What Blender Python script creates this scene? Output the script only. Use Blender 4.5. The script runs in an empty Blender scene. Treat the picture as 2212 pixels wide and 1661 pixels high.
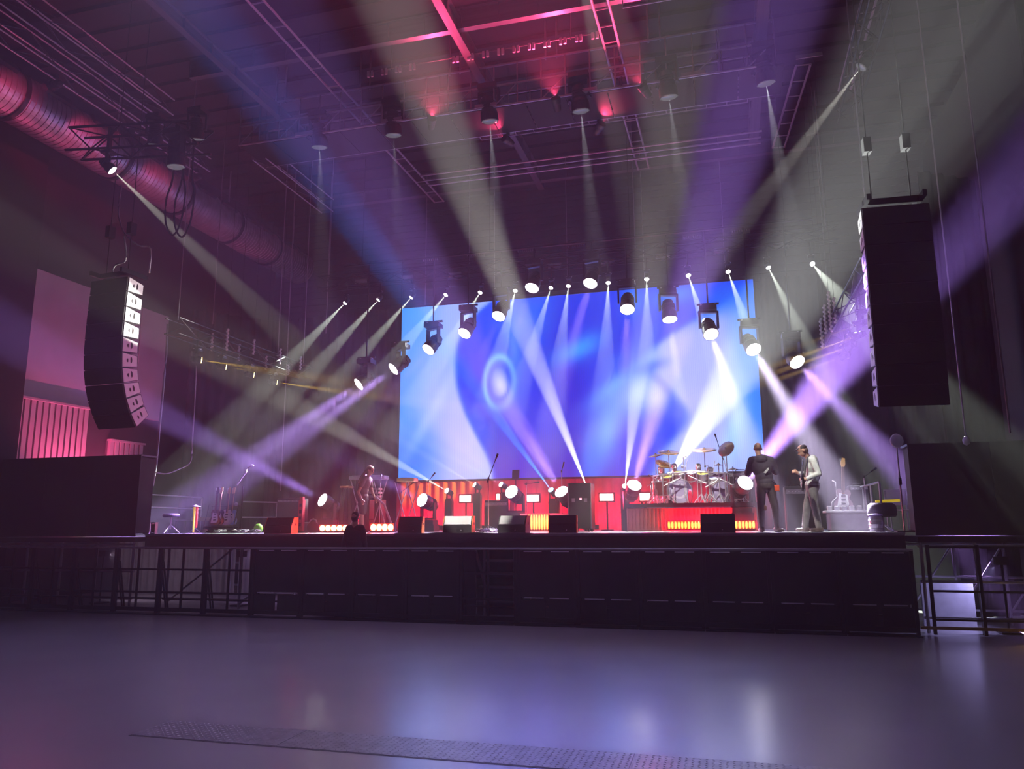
import bpy, bmesh, math, random
import numpy as np
from mathutils import Vector, Matrix, Quaternion, Euler
random.seed(7)
SC = bpy.context.scene
COL = SC.collection
V = Vector

# ------------------------------------------------------------------ camera
CAMZ = 1.85
FPX, CX, CY = 1661.0, 1106.0, 830.5
AX = V((0.9642193, -0.0524522, -0.2598651))   # world axes written in camera space (right, down, forward)
AY = V((0.2650556, 0.1716578, 0.9488304))
AZ = V((-0.0051604, -0.9837593, 0.1794185))
cam_data = bpy.data.cameras.new('camera'); cam = bpy.data.objects.new('camera', cam_data); COL.objects.link(cam)
cam_data.sensor_width = 36.0; cam_data.lens = 36.0 * FPX / 2212.0; cam_data.clip_end = 200
cm = Matrix([[a[0], -a[1], -a[2]] for a in (AX, AY, AZ)]).to_4x4(); cm.translation = (0, 0, CAMZ)
cam.matrix_world = cm
SC.camera = cam

# ------------------------------------------------------------------ world: thin stage haze filling the hall
world = bpy.data.worlds.new('hall_haze'); SC.world = world; world.use_nodes = True
nt = world.node_tree; nt.nodes.clear()
wo = nt.nodes.new('ShaderNodeOutputWorld'); wb = nt.nodes.new('ShaderNodeBackground'); wv = nt.nodes.new('ShaderNodeVolumeScatter')
wb.inputs['Color'].default_value = (0.0, 0.0, 0.0, 1)
wv.inputs['Density'].default_value = 0.016; wv.inputs['Anisotropy'].default_value = 0.15
nt.links.new(wb.outputs[0], wo.inputs['Surface']); nt.links.new(wv.outputs[0], wo.inputs['Volume'])
world.cycles.volume_sampling = 'EQUIANGULAR'

vs = SC.view_settings
vs.view_transform = 'Standard'; vs.look = 'None'; vs.exposure = 0.06; vs.gamma = 1.0; vs.use_curve_mapping = False
cy = SC.cycles
cy.use_denoising = True; cy.volume_bounces = 0; cy.max_bounces = 2; cy.diffuse_bounces = 1; cy.glossy_bounces = 2
cy.transmission_bounces = 2; cy.transparent_max_bounces = 6
cy.caustics_reflective = False; cy.caustics_refractive = False; cy.sample_clamp_indirect = 4.0
cy.use_adaptive_sampling = True; cy.adaptive_threshold = 0.25; cy.adaptive_min_samples = 16
GAIN = 1.0          # one dial for all the stage lamps

def spot(name, col, energy, ang, blend=0.35, r=0.08, parent=None, loc=(0, 0, 0), aim=None):
    L = bpy.data.lights.new(name, 'SPOT'); L.energy = energy * GAIN; L.color = col
    L.spot_size = math.radians(ang); L.spot_blend = blend; L.shadow_soft_size = 0.0 if r < .07 else r
    L.cycles.use_multiple_importance_sampling = False
    o = bpy.data.objects.new(name, L); COL.objects.link(o); o.location = loc
    if parent: o.parent = parent
    if aim is not None: o.rotation_euler = (V(aim) - V(loc)).to_track_quat('-Z', 'Y').to_euler()
    return o
def area(name, col, energy, sx, sy, loc, aim, parent=None, spread=180):
    L = bpy.data.lights.new(name, 'AREA'); L.energy = energy * GAIN; L.color = col; L.shape = 'RECTANGLE'; L.size = sx; L.size_y = sy
    L.spread = math.radians(spread); L.cycles.use_multiple_importance_sampling = False
    o = bpy.data.objects.new(name, L); COL.objects.link(o); o.location = loc
    o.rotation_euler = (V(aim) - V(loc)).to_track_quat('-Z', 'Y').to_euler()
    return o

# ------------------------------------------------------------------ surveying helpers: photo pixel -> point on a plane of the hall
def ray(px, py):
    d = V((px - CX, py - CY, FPX)); return V((AX.dot(d), AY.dot(d), AZ.dot(d)))
def PY(px, py, Y):
    d = ray(px, py); t = Y / d.y; return V((d.x * t, Y, CAMZ + d.z * t))
def PX(px, py, X):
    d = ray(px, py); t = X / d.x; return V((X, d.y * t, CAMZ + d.z * t))
def PZ(px, py, Z):
    d = ray(px, py); t = (Z - CAMZ) / d.z; return V((d.x * t, d.y * t, Z))
DECK = 1.68
def D(px, Y, z=DECK):
    p = PY(px, 1141, Y); return V((p.x, Y, z))

# ------------------------------------------------------------------ materials
MATS = {}
def mat(name, col, rough=0.5, metal=0.0, var=0.12, scale=6.0, bump=0.0, emit=None, estr=0.0, sample=False, spec=0.5, stretch=(1, 1, 1)):
    if name in MATS: return MATS[name]
    m = bpy.data.materials.new(name); m.use_nodes = True; t = m.node_tree; p = t.nodes['Principled BSDF']
    p.inputs['Roughness'].default_value = rough; p.inputs['Metallic'].default_value = metal
    p.inputs['Specular IOR Level'].default_value = spec
    if emit is None:
        tc = t.nodes.new('ShaderNodeTexCoord'); mp = t.nodes.new('ShaderNodeMapping'); mp.inputs['Scale'].default_value = stretch
        n = t.nodes.new('ShaderNodeTexNoise'); n.inputs['Scale'].default_value = scale; n.inputs['Detail'].default_value = 3
        t.links.new(tc.outputs['Object'], mp.inputs['Vector']); t.links.new(mp.outputs[0], n.inputs['Vector'])
        r = t.nodes.new('ShaderNodeValToRGB')
        r.color_ramp.elements[0].position = 0.3; r.color_ramp.elements[1].position = 0.7
        r.color_ramp.elements[0].color = (*[c * (1 - var) for c in col], 1); r.color_ramp.elements[1].color = (*[min(1, c * (1 + var)) for c in col], 1)
        t.links.new(n.outputs['Fac'], r.inputs['Fac']); t.links.new(r.outputs['Color'], p.inputs['Base Color'])
        if bump:
            b = t.nodes.new('ShaderNodeBump'); b.inputs['Strength'].default_value = bump; b.inputs['Distance'].default_value = 0.01
            t.links.new(n.outputs['Fac'], b.inputs['Height']); t.links.new(b.outputs[0], p.inputs['Normal'])
    else:
        p.inputs['Base Color'].default_value = (*col, 1)
        p.inputs['Emission Color'].default_value = (*emit, 1); p.inputs['Emission Strength'].default_value = estr
        m.cycles.emission_sampling = 'AUTO' if sample else 'NONE'
    MATS[name] = m; return m
BLACK = mat('black_paint', (0.018, 0.018, 0.02), 0.45)
BLACKM = mat('black_steel', (0.03, 0.03, 0.034), 0.35, 0.6)
RUBBER = mat('black_rubber', (0.012, 0.012, 0.013), 0.8)
ALU = mat('aluminium', (0.68, 0.68, 0.70), 0.35, 0.45, 0.08)
GALV = mat('galvanised_sheet', (0.42, 0.42, 0.45), 0.42, 0.75, 0.2, 3.0)
STEEL = mat('painted_roof_steel', (0.13, 0.13, 0.145), 0.4, 0.2, 0.2)
STEELG = mat('grey_rig_steel', (0.45, 0.45, 0.47), 0.35, 0.25, 0.2)
CHROME = mat('chrome', (0.85, 0.85, 0.87), 0.28, 0.75, 0.03)
DRAPE = mat('black_drape', (0.028, 0.025, 0.03), 0.85, 0, 0.3, 2.0, spec=0.2)
WALLD = mat('dark_hall_wall', (0.034, 0.03, 0.038), 0.75, 0, 0.2, 0.7)
WALLP = mat('pale_wall_panel', (0.42, 0.40, 0.43), 0.6, 0, 0.1, 1.2)
GRILLE = mat('speaker_grille', (0.008, 0.008, 0.009), 0.7, 0, 0.3, 60)
CABW = mat('white_cabinet_paint', (0.85, 0.85, 0.87), 0.45, 0, 0.05, 8)
WOODO = mat('orange_plywood', (0.75, 0.22, 0.03), 0.5, 0, 0.2, 9, stretch=(1, 8, 1))
DECKM = mat('stage_deck_top', (0.62, 0.61, 0.63), 0.35, 0, 0.2, 4)
GREYG = mat('grey_grille', (0.42, 0.42, 0.43), 0.55, 0.1, 0.15, 50)
SKIN = mat('skin', (0.62, 0.36, 0.25), 0.5, 0, 0.06, 20)
WHITE = mat('white_plastic', (0.8, 0.8, 0.8), 0.4, 0, 0.04)
MAPLE = mat('maple_neck', (0.72, 0.45, 0.16), 0.35, 0, 0.15, 12, stretch=(1, 1, .2))
BRASS = mat('cymbal_bronze', (0.62, 0.36, 0.13), 0.25, 0.9, 0.15, 30)
LENSW = mat('lit_white_lens', (1, 1, 1), 0.3, emit=(1, 0.98, 0.96), estr=12)
LENSP = mat('lit_wash_lens', (1, 1, 1), 0.3, emit=(1.0, 0.93, 1.0), estr=14)
LENSY = mat('lit_amber_lens', (1, 1, 1), 0.3, emit=(1.0, 0.75, 0.2), estr=10)
LENSB = mat('lit_blue_lens', (1, 1, 1), 0.3, emit=(0.3, 0.8, 1.0), estr=6)
LENSD = mat('dim_lens', (0.03, 0.03, 0.04), 0.2, emit=(0.9, 0.9, 1.0), estr=0.12)
LENSR = mat('lit_red_panel', (1, 0.6, 0.6), 0.4, emit=(1.0, 0.16, 0.14), estr=16)
CELLY = mat('lit_red_cell', (1, 0.6, 0.4), 0.4, emit=(1.0, 0.30, 0.035), estr=5)
CELLR = mat('lit_deep_red_cell', (1, 0.3, 0.2), 0.4, emit=(1.0, 0.02, 0.01), estr=1.6)

# ------------------------------------------------------------------ mesh builder
MESH = {}
class MB:
    def __init__(s): s.v = []; s.f = []
    def add(s, vs, fs):
        b = len(s.v); s.v += [tuple(x) for x in vs]; s.f += [tuple(i + b for i in f) for f in fs]; return s
    def box(s, c, d, R=None):
        c = V(c); hx, hy, hz = d[0] / 2, d[1] / 2, d[2] / 2
        vs = [V((x, y, z)) for x in (-hx, hx) for y in (-hy, hy) for z in (-hz, hz)]
        if R is not None: vs = [R @ v for v in vs]
        return s.add([v + c for v in vs], [(0, 1, 3, 2), (4, 6, 7, 5), (0, 4, 5, 1), (2, 3, 7, 6), (0, 2, 6, 4), (1, 5, 7, 3)])
    def bbox(s, c, d, bev=0.01, R=None):
        """box with chamfered edges"""
        bm = bmesh.new(); bmesh.ops.create_cube(bm, size=1.0)
        bmesh.ops.scale(bm, vec=d, verts=bm.verts); bmesh.ops.bevel(bm, geom=list(bm.edges), offset=bev, segments=1, affect='EDGES')
        bm.verts.index_update(); c = V(c)
        vs = [(R @ v.co if R is not None else v.co) + c for v in bm.verts]; fs = [tuple(v.index for v in f.verts) for f in bm.faces]; bm.free()
        return s.add(vs, fs)
    def cyl(s, a, b, r0, r1=None, n=10, caps=True):
        a, b = V(a), V(b); r1 = r0 if r1 is None else r1
        q = (b - a).normalized().to_track_quat('Z', 'Y')
        ring = [q @ V((math.cos(2 * math.pi * i / n), math.sin(2 * math.pi * i / n), 0)) for i in range(n)]
        vs = [a + x * r0 for x in ring] + [b + x * r1 for x in ring]
        fs = [(i, (i + 1) % n, n + (i + 1) % n, n + i) for i in range(n)]
        if caps: fs += [tuple(range(n - 1, -1, -1)), tuple(range(n, 2 * n))]
        return s.add(vs, fs)
    def tube(s, pts, r, n=6):
        pts = [V(p) for p in pts]; N = len(pts); vs = []; fs = []
        for i, p in enumerate(pts):
            t = (pts[min(i + 1, N - 1)] - pts[max(i - 1, 0)]).normalized(); q = t.to_track_quat('Z', 'Y')
            vs += [p + q @ V((math.cos(2 * math.pi * k / n) * r, math.sin(2 * math.pi * k / n) * r, 0)) for k in range(n)]
        for i in range(N - 1):
            fs += [(i * n + k, i * n + (k + 1) % n, (i + 1) * n + (k + 1) % n, (i + 1) * n + k) for k in range(n)]
        fs += [tuple(range(n - 1, -1, -1)), tuple(range((N - 1) * n, N * n))]
        return s.add(vs, fs)
    def lathe(s, prof, n=20, Mx=None, caps=True):
        vs = []; fs = []; m = len(prof)
        for (r, z) in prof:
            for k in range(n):
                p = V((r * math.cos(2 * math.pi * k / n), r * math.sin(2 * math.pi * k / n), z)); vs.append(Mx @ p if Mx is not None else p)
        for i in range(m - 1):
            fs += [(i * n + k, i * n + (k + 1) % n, (i + 1) * n + (k + 1) % n, (i + 1) * n + k) for k in range(n)]
        if caps: fs += [tuple(range(n - 1, -1, -1)), tuple(range((m - 1) * n, m * n))]
        return s.add(vs, fs)
    def ell(s, c, r, n=14, m=9, R=None):
        c = V(c); vs = []; fs = []
        for i in range(m + 1):
            a = math.pi * i / m
            for k in range(n):
                b = 2 * math.pi * k / n; p = V((r[0] * math.sin(a) * math.cos(b), r[1] * math.sin(a) * math.sin(b), -r[2] * math.cos(a)))
                vs.append((R @ p if R is not None else p) + c)
        for i in range(m): fs += [(i * n + k, i * n + (k + 1) % n, (i + 1) * n + (k + 1) % n, (i + 1) * n + k) for k in range(n)]
        return s.add(vs, fs)
    def prism(s, poly, y0, y1):
        """poly in x,z extruded along y"""
        n = len(poly); vs = [V((x, y0, z)) for x, z in poly] + [V((x, y1, z)) for x, z in poly]
        fs = [(i, (i + 1) % n, n + (i + 1) % n, n + i) for i in range(n)] + [tuple(range(n - 1, -1, -1)), tuple(range(n, 2 * n))]
        return s.add(vs, fs)
    def mesh(s, m, off=(0, 0, 0), smooth=False, key=None):
        me = bpy.data.meshes.new(key or 'mesh'); o = V(off)
        me.from_pydata([tuple(V(v) - o) for v in s.v], [], s.f); me.validate(); me.update()
        bm = bmesh.new(); bm.from_mesh(me); bmesh.ops.recalc_face_normals(bm, faces=bm.faces); bm.to_mesh(me); bm.free()
        if smooth: me.polygons.foreach_set('use_smooth', [True] * len(me.polygons))
        me.materials.append(m); return me
    def build(s, name, m, parent=None, world=False, smooth=False, key=None):
        """one mesh object; world=True: the verts are hall coordinates and the (unrotated) parent's place is taken off"""
        off = parent.location if (world and parent) else V((0, 0, 0))
        if key and key in MESH: me = MESH[key]
        else:
            me = s.mesh(m, off, smooth, key)
            if key: MESH[key] = me
        return put(name, me, parent)
def put(name, me, parent=None, loc=None, rot=None):
    o = bpy.data.objects.new(name, me); COL.objects.link(o)
    if parent: o.parent = parent
    if loc is not None: o.location = loc
    if rot is not None: o.rotation_mode = 'QUATERNION'; o.rotation_quaternion = rot
    return o
def curve_pts(pts, k=5):
    """Catmull-Rom through the points"""
    P = [V(p) for p in pts]; Q = [P[0] * 2 - P[1]] + P + [P[-1] * 2 - P[-2]]; out = []
    for i in range(1, len(Q) - 2):
        for j in range(k):
            t = j / k; a, b, c, d = Q[i - 1], Q[i], Q[i + 1], Q[i + 2]
            out.append(.5 * ((2 * b) + (c - a) * t + (2 * a - 5 * b + 4 * c - d) * t * t + (3 * b - a - 3 * c + d) * t ** 3))
    return out + [P[-1]]
def thing(name, label, cat, loc=(0, 0, 0), rz=0, group=None, kind=None):
    o = bpy.data.objects.new(name, None); COL.objects.link(o); o.empty_display_size = 0.1
    o.location = loc; o.rotation_euler = (0, 0, rz)
    return tag(o, label, cat, group, kind)
def tag(o, label, cat, group=None, kind=None):
    o['label'] = label; o['category'] = cat
    if group: o['group'] = group
    if kind: o['kind'] = kind
    return o
def struct(o, label, cat):
    o['label'] = label; o['category'] = cat; o['kind'] = 'structure'; return o
ORD = ['first', 'second', 'third', 'fourth', 'fifth', 'sixth', 'seventh', 'eighth', 'ninth', 'tenth', 'eleventh', 'twelfth', 'thirteenth', 'fourteenth', 'fifteenth', 'sixteenth', 'seventeenth', 'eighteenth']
def unit_box(name, m, parent, c, d, rot=None):
    """alike pieces share one unit cube per material"""
    k = 'unit_' + m.name
    if k not in MESH: MESH[k] = MB().box((0, 0, 0), (1, 1, 1)).mesh(m, key=k)
    o = put(name, MESH[k], parent, c, rot); o.scale = d; return o
def unit_bar(name, m, parent, a, b, r, n=8):
    k = 'bar%d_%s' % (n, m.name)
    if k not in MESH: MESH[k] = MB().cyl((0, 0, -.5), (0, 0, .5), 1, n=n).mesh(m, smooth=False, key=k)
    a, b = V(a), V(b); o = put(name, MESH[k], parent, (a + b) / 2, (b - a).normalized().to_track_quat('Z', 'Y'))
    o.scale = (r, r, (b - a).length); return o

def truss(name, label, p0, p1, w, h, bay, m=ALU, group=None, r=0.025, tri=False, bm=None):
    """box truss from p0 to p1 (hall coordinates, chord axis), chords and every brace a part"""
    p0, p1 = V(p0), V(p1); t = thing(name, label, 'truss', p0, 0, group); d = p1 - p0; L = d.length; u = d / L
    side = V((-u.y, u.x, 0)).normalized(); up = side.cross(u); up = -up if up.z < 0 else up
    cs = [side * sx * w / 2 + up * sz * h / 2 for sx, sz in ((-1, -1), (1, -1), (1, 1), (-1, 1))]
    if tri: cs = [cs[0], cs[1], up * h / 2]
    for c in cs: unit_bar('chord', m, t, c, c + d, r)
    n = max(1, round(L / bay))
    for k in range(len(cs)):
        a, b = cs[k], cs[(k + 1) % len(cs)]
        for i in range(n):
            q0, q1 = u * (L * i / n), u * (L * (i + 1) / n)
            if (i + k) % 2: unit_bar('brace', bm or m, t, a + q0, b + q1, r * .6, 5)
            else: unit_bar('brace', bm or m, t, b + q0, a + q1, r * .6, 5)
    return t

# ================================================================== THE SETTING
def concrete_floor():
    m = bpy.data.materials.new('polished_concrete'); m.use_nodes = True; t = m.node_tree; p = t.nodes['Principled BSDF']
    tc = t.nodes.new('ShaderNodeTexCoord'); n1 = t.nodes.new('ShaderNodeTexNoise'); n1.inputs['Scale'].default_value = 0.35; n1.inputs['Detail'].default_value = 6
    n2 = t.nodes.new('ShaderNodeTexNoise'); n2.inputs['Scale'].default_value = 2; n2.inputs['Detail'].default_value = 2
    mp = t.nodes.new('ShaderNodeMapping'); mp.inputs['Scale'].default_value = (0.35, 0.7, 1); t.links.new(tc.outputs['Object'], mp.inputs['Vector'])
    t.links.new(tc.outputs['Object'], n1.inputs['Vector']); t.links.new(mp.outputs[0], n2.inputs['Vector'])
    r = t.nodes.new('ShaderNodeValToRGB'); r.color_ramp.elements[0].position = .35; r.color_ramp.elements[1].position = .7
    r.color_ramp.elements[0].color = (.52, .51, .53, 1); r.color_ramp.elements[1].color = (.64, .63, .65, 1)
    t.links.new(n1.outputs['Fac'], r.inputs['Fac'])
    # scuffs: dark thin marks where a stretched noise peaks
    sc = t.nodes.new('ShaderNodeTexNoise'); sc.inputs['Scale'].default_value = 7; sc.inputs['Detail'].default_value = 8; sc.inputs['Roughness'].default_value = .75
    mp2 = t.nodes.new('ShaderNodeMapping'); mp2.inputs['Scale'].default_value = (.6, 2.6, 1); t.links.new(tc.outputs['Object'], mp2.inputs['Vector']); t.links.new(mp2.outputs[0], sc.inputs['Vector'])
    rs = t.nodes.new('ShaderNodeValToRGB'); rs.color_ramp.elements[0].position = .80; rs.color_ramp.elements[1].position = .85
    rs.color_ramp.elements[0].color = (0, 0, 0, 1); rs.color_ramp.elements[1].color = (1, 1, 1, 1); t.links.new(sc.outputs['Fac'], rs.inputs['Fac'])
    mx = t.nodes.new('ShaderNodeMixRGB'); mx.inputs[2].default_value = (.10, .10, .11, 1); mk = t.nodes.new('ShaderNodeMapRange'); mk.inputs['From Min'].default_value = .56; mk.inputs['From Max'].default_value = .66; t.links.new(n1.outputs['Fac'], mk.inputs['Value'])
    mm = t.nodes.new('ShaderNodeMath'); mm.operation = 'MULTIPLY'; t.links.new(mk.outputs[0], mm.inputs[0]); t.links.new(rs.outputs['Color'], mm.inputs[1]); t.links.new(mm.outputs[0], mx.inputs[0]); t.links.new(r.outputs['Color'], mx.inputs[1])
    t.links.new(mx.outputs[0], p.inputs['Base Color'])
    rr = t.nodes.new('ShaderNodeMapRange'); rr.inputs['From Min'].default_value = .3; rr.inputs['From Max'].default_value = .7; rr.inputs['To Min'].default_value = .29; rr.inputs['To Max'].default_value = .35
    t.links.new(n2.outputs['Fac'], rr.inputs['Value']); t.links.new(rr.outputs[0], p.inputs['Roughness'])
    p.inputs['Coat Weight'].default_value = .8; p.inputs['Coat Roughness'].default_value = .22; p.inputs['Coat IOR'].default_value = 1.6
    return m
XL, XR, YB, ZC = -17.6, 7.0, 27.0, 14.2
struct(MB().box(((XL + XR) / 2, 11.5, -.1), (XR - XL + 1, 33, .2)).build('floor', concrete_floor()), 'grey polished concrete floor of the hall', 'floor')
struct(MB().box((XL - .1, 11.5, ZC / 2), (.2, 33, ZC)).build('wall_left', WALLD), 'dark side wall left of the stage', 'wall')
struct(MB().box((XR + .1, 11.5, ZC / 2), (.2, 33, ZC)).build('wall_right', WALLD), 'dark side wall right of the stage', 'wall')
struct(MB().box(((XL + XR) / 2, -4.9, ZC / 2), (XR - XL, .2, ZC)).build('wall_front', WALLD), 'dark wall at the rear of the audience hall', 'wall')
wb_ = struct(MB().box(((XL + XR) / 2, YB + .1, ZC / 2), (XR - XL, .2, ZC)).build('wall_back', WALLD), 'dark ribbed wall behind the stage', 'wall')
for i in range(16):
    unit_box('cladding_rib', WALLD, wb_, ((XL + XR) / 2, YB - .03, 9.9 + i * .27), (XR - XL - .2, .06, .10))
cl_ = struct(MB().box(((XL + XR) / 2, 11.5, ZC + .1), (XR - XL, 33, .2)).build('ceiling', mat('ceiling_deck', (.022, .019, .026), .7, 0, .2, .8)), 'dark steel deck ceiling high above', 'ceiling')
for i in range(26):
    unit_box('deck_rib', MATS['ceiling_deck'], cl_, ((XL + XR) / 2, 7.0 + i * .8, ZC - .05), (XR - XL - .2, .12, .10))

# left wall: pale smooth panels over a corrugated strip
for i, (y0, y1) in enumerate(((15.6, 17.85), (17.87, 19.6), (19.62, 20.85))):
    struct(MB().bbox((XL + .05, (y0 + y1) / 2, 6.95), (.1, y1 - y0, 3.5), .015).build('wall_panel', WALLP), 'pale smooth wall panel behind the left speaker array, %s of three' % ORD[i], 'wall panel')
for lb, y0, y1, z0, z1 in (('wider, at left under the smooth panels', 15.5, 17.85, 3.2, 5.15), ('narrow, low behind the left speaker array', 18.7, 20.1, 3.2, 4.35)):
    cor = struct(MB().box((XL + .03, (y0 + y1) / 2, (z0 + z1) / 2), (.05, y1 - y0, z1 - z0)).build('wall_corrugated_left', STEEL), 'pale corrugated metal wall strip, %s' % lb, 'wall')
    n = round((y1 - y0) / .19)
    for i in range(n): unit_box('corrugation', WALLP, cor, (XL + .10, y0 + (i + .5) * (y1 - y0) / n, (z0 + z1) / 2), (.10, .14, z1 - z0))
    unit_box('cap_rail', WALLP, cor, (XL + .13, (y0 + y1) / 2, z1 + .03), (.18, y1 - y0, .06))
# a dark pier in front of the wall at far left
struct(MB().bbox((XL + .17, 13.9, 7.0), (.34, 3.2, 14.0), .03).build('wall_pier_left', mat('pier_black', (.02, .018, .022), .8)), 'black wall pier at the left edge of the hall', 'wall')
pr = struct(MB().bbox((XR - .5, 17.2, 6.5), (1.0, 3.0, 13.0), .03).build('wall_pier_right', mat('pier_black', (.02, .018, .022), .8)), 'black wall pier at the right edge of the hall', 'wall')
# black masking drapes beside and below the screen
def drape(name, label, p0, p1, z0, z1, fold=.07, pitch=.34, m=DRAPE, group=None):
    p0, p1 = V(p0), V(p1); d = p1 - p0; L = d.length; u = d / L; nrm = V((u.y, -u.x, 0)); n = int(L / pitch * 6); b = MB(); vs = []; ph = random.random() * 6
    for k in range(n + 1):
        s = L * k / n; w = fold * math.sin(s / pitch * 2 * math.pi + ph) * (1 + .4 * math.sin(s * 1.7 + ph))
        q = p0 + u * s + nrm * w; vs += [V((q.x, q.y, z0)), V((q.x, q.y, z1))]
    N = len(vs); vs += [v - nrm * .012 for v in vs]
    fs = [(2 * k, 2 * k + 2, 2 * k + 3, 2 * k + 1) for k in range(n)] + [(N + 2 * k, N + 2 * k + 1, N + 2 * k + 3, N + 2 * k + 2) for k in range(n)]
    fs += [(0, 1, N + 1, N), (N - 2, N - 1, 2 * N - 1, 2 * N - 2)]
    b.add([v - p0 for v in vs], fs); o = b.build(name, m, smooth=True); o.location = p0
    return tag(o, label, 'curtain', group)
drape('stage_curtain', 'black masking curtain at the left of the lit screen', (-16.2, 25.2, 0), (-10.7, 24.9, 0), DECK, 9.6)
drape('stage_curtain', 'black masking curtain at the right of the lit screen', (1.4, 24.9, 0), (6.6, 25.2, 0), DECK, 9.6)
drape('stage_curtain', 'red lit low curtain along the foot of the screen', (-10.6, 24.0, 0), (1.3, 24.0, 0), DECK, 3.28, .04, .3, mat('red_lit_curtain', (.34, .10, .12), .8, 0, .15, 3))  # curtain colour takes in part of the red light on it
drape('side_curtain', 'black side curtain standing beside the left stage wing', (-16.9, 21.2, 0), (-15.4, 22.9, 0), .02, 9.0)
drape('side_curtain', 'tall black curtain hanging right of the right speaker array', (4.3, 17.0, 0), (5.6, 17.8, 0), 0.05, 9.2)

# steel trench cover let into the floor: chequer plates
tc_ = struct(MB().box((-1.55, 6.48, .001), (7.5, .56, .004)).build('floor_trench', STEELG), 'strip of chequered steel trench plates across the floor', 'trench cover')
CHEQ = None
def chequer_plate(L, W):
    b = MB().box((0, 0, .001), (L, W, .006)); nx, ny = int(L / .052), int(W / .052)
    for i in range(nx):
        for j in range(ny):
            a = math.radians(45 if (i + j) % 2 else -45); c = V((-L / 2 + (i + .5) * L / nx, -W / 2 + (j + .5) * W / ny, .0042)); d = V((math.cos(a), math.sin(a), 0)) * .019; e = V((-math.sin(a), math.cos(a), 0)) * .006
            b.add([c - d, c + e, c + d, c - e, c + V((0, 0, .0035))], [(0, 1, 4), (1, 2, 4), (2, 3, 4), (3, 0, 4)])
    return b
for L_, x_ in ((1.47, -4.55), (2.98, -2.315), (2.98, .69)): put('plate', chequer_plate(L_, .53).mesh(mat('chequer_steel', (.50, .50, .52), .36, .35, .2, 8)), tc_, (x_, 6.48, .002))

# ================================================================== STAGE
SX0, SX1, SY0, SY1 = -13.05, 3.05, 15.3, 26.6
stage = thing('stage_platform', 'long black stage platform across the hall with pale deck top', 'stage', (-5, SY0, 0))
MB().box((-5, (SY0 + SY1) / 2, DECK - .03), (SX1 - SX0, SY1 - SY0, .06)).build('deck', DECKM, stage, True)
MB().bbox((-5, SY0 + .04, DECK - .19), (SX1 - SX0, .08, .30), .01).build('fascia', BLACK, stage, True)
MB().box((-5, SY0 - .012, DECK - .012), (SX1 - SX0, .03, .02)).build('edge_trim', ALU, stage, True)
for x in (SX0 + .05, SX1 - .05): MB().box((x, 20.9, DECK - .2), (.08, 11, .28)).build('side_beam', BLACK, stage, True)
for i in range(14):                                  # skirt boards under the deck, some left open
    x0 = SX0 + i * 1.15; x1 = x0 + 1.15
    if i in (0, 1, 2, 3): continue
    if i == 7: continue
    MB().box(((x0 + x1) / 2, SY0 + .12, .67), (1.13, .03, 1.32)).build('skirt_board', DRAPE, stage, True)
for i in range(9):
    for j in range(3):
        unit_bar('leg', STEELG, stage, V((SX0 + .3 + i * 1.95, SY0 + .5 + j * 2.4, 0)) - stage.location, V((SX0 + .3 + i * 1.95, SY0 + .5 + j * 2.4, 1.6)) - stage.location, .03)
for i in range(4):
    a = V((SX0 + .3 + i * 1.95, SY0 + .5, .1)) - stage.location; b = a + V((1.95, 0, 1.4))
    unit_bar('diagonal_brace', STEELG, stage, a, b, .022)
# riser with steps seen through the gap in the skirt
st = thing('stage_steps', 'grey metal steps glimpsed through the gap under the stage', 'steps', (-4.8, 16.3, 0))
for i in range(5): unit_box('tread', ALU, st, (0, i * .24, .25 + i * .27), (1.0, .26, .04))
for s in (-.5, .5): MB().box((s, .5, .72), (.04, .08, 1.5), Matrix.Rotation(-math.atan2(1.08, .96), 3, 'X') @ Matrix.Rotation(math.pi / 2, 3, 'X')).build('stringer', ALU, st)
for k, x in enumerate((1036, 1028)):
    p = PY(x, 1300, 16.2)
    o = MB().lathe([(.02, 0), (.045, .01), (.045, .16), (.032, .2), (.03, .42), (.0, .43)], 12).build('white_bottle', WHITE, smooth=True)
    o.location = (p.x, 15.9, 0); tag(o, 'white plastic bottle under the stage, %s of the pair beside the steps' % ('right' if k == 0 else 'left'), 'bottle', 'pair of white bottles under the stage')

# wings: scaffold towers either side carrying black scrim boxes
def wing(name, label, x0, x1, y0, y1):
    t = thing(name, label, 'scaffold', ((x0 + x1) / 2, y0, 0)); L = t.location
    MB().box(((x0 + x1) / 2, (y0 + y1) / 2, DECK - .12), (x1 - x0, y1 - y0, .1)).build('deck', BLACK, t, True)
    n = max(2, round((x1 - x0) / 1.0))
    for j, y in enumerate((y0 + .05, y1 - .05)):
        for i in range(n + 1):
            x = x0 + .05 + (x1 - x0 - .1) * i / n
            unit_bar('standard', STEELG, t, V((x, y, 0)) - L, V((x, y, DECK - .17)) - L, .028)
        for z in (.25, .85, 1.45): unit_bar('ledger', STEELG, t, V((x0, y, z)) - L, V((x1, y, z)) - L, .024)
    for i in range(n): 
        x = x0 + .05 + (x1 - x0 - .1) * i / n
        unit_bar('diagonal_brace', STEELG, t, V((x, y1 - .05, .2)) - L, V((x + (x1 - x0 - .1) / n, y1 - .05, 1.45)) - L, .02)
    return t
wing('scaffold_tower', 'scaffold tower carrying the black box left of the stage', -17.2, -13.07, 15.0, 19.2)
wing('scaffold_tower', 'scaffold tower carrying the black box right of the stage', 3.18, 5.8, 15.0, 16.5)
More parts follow.
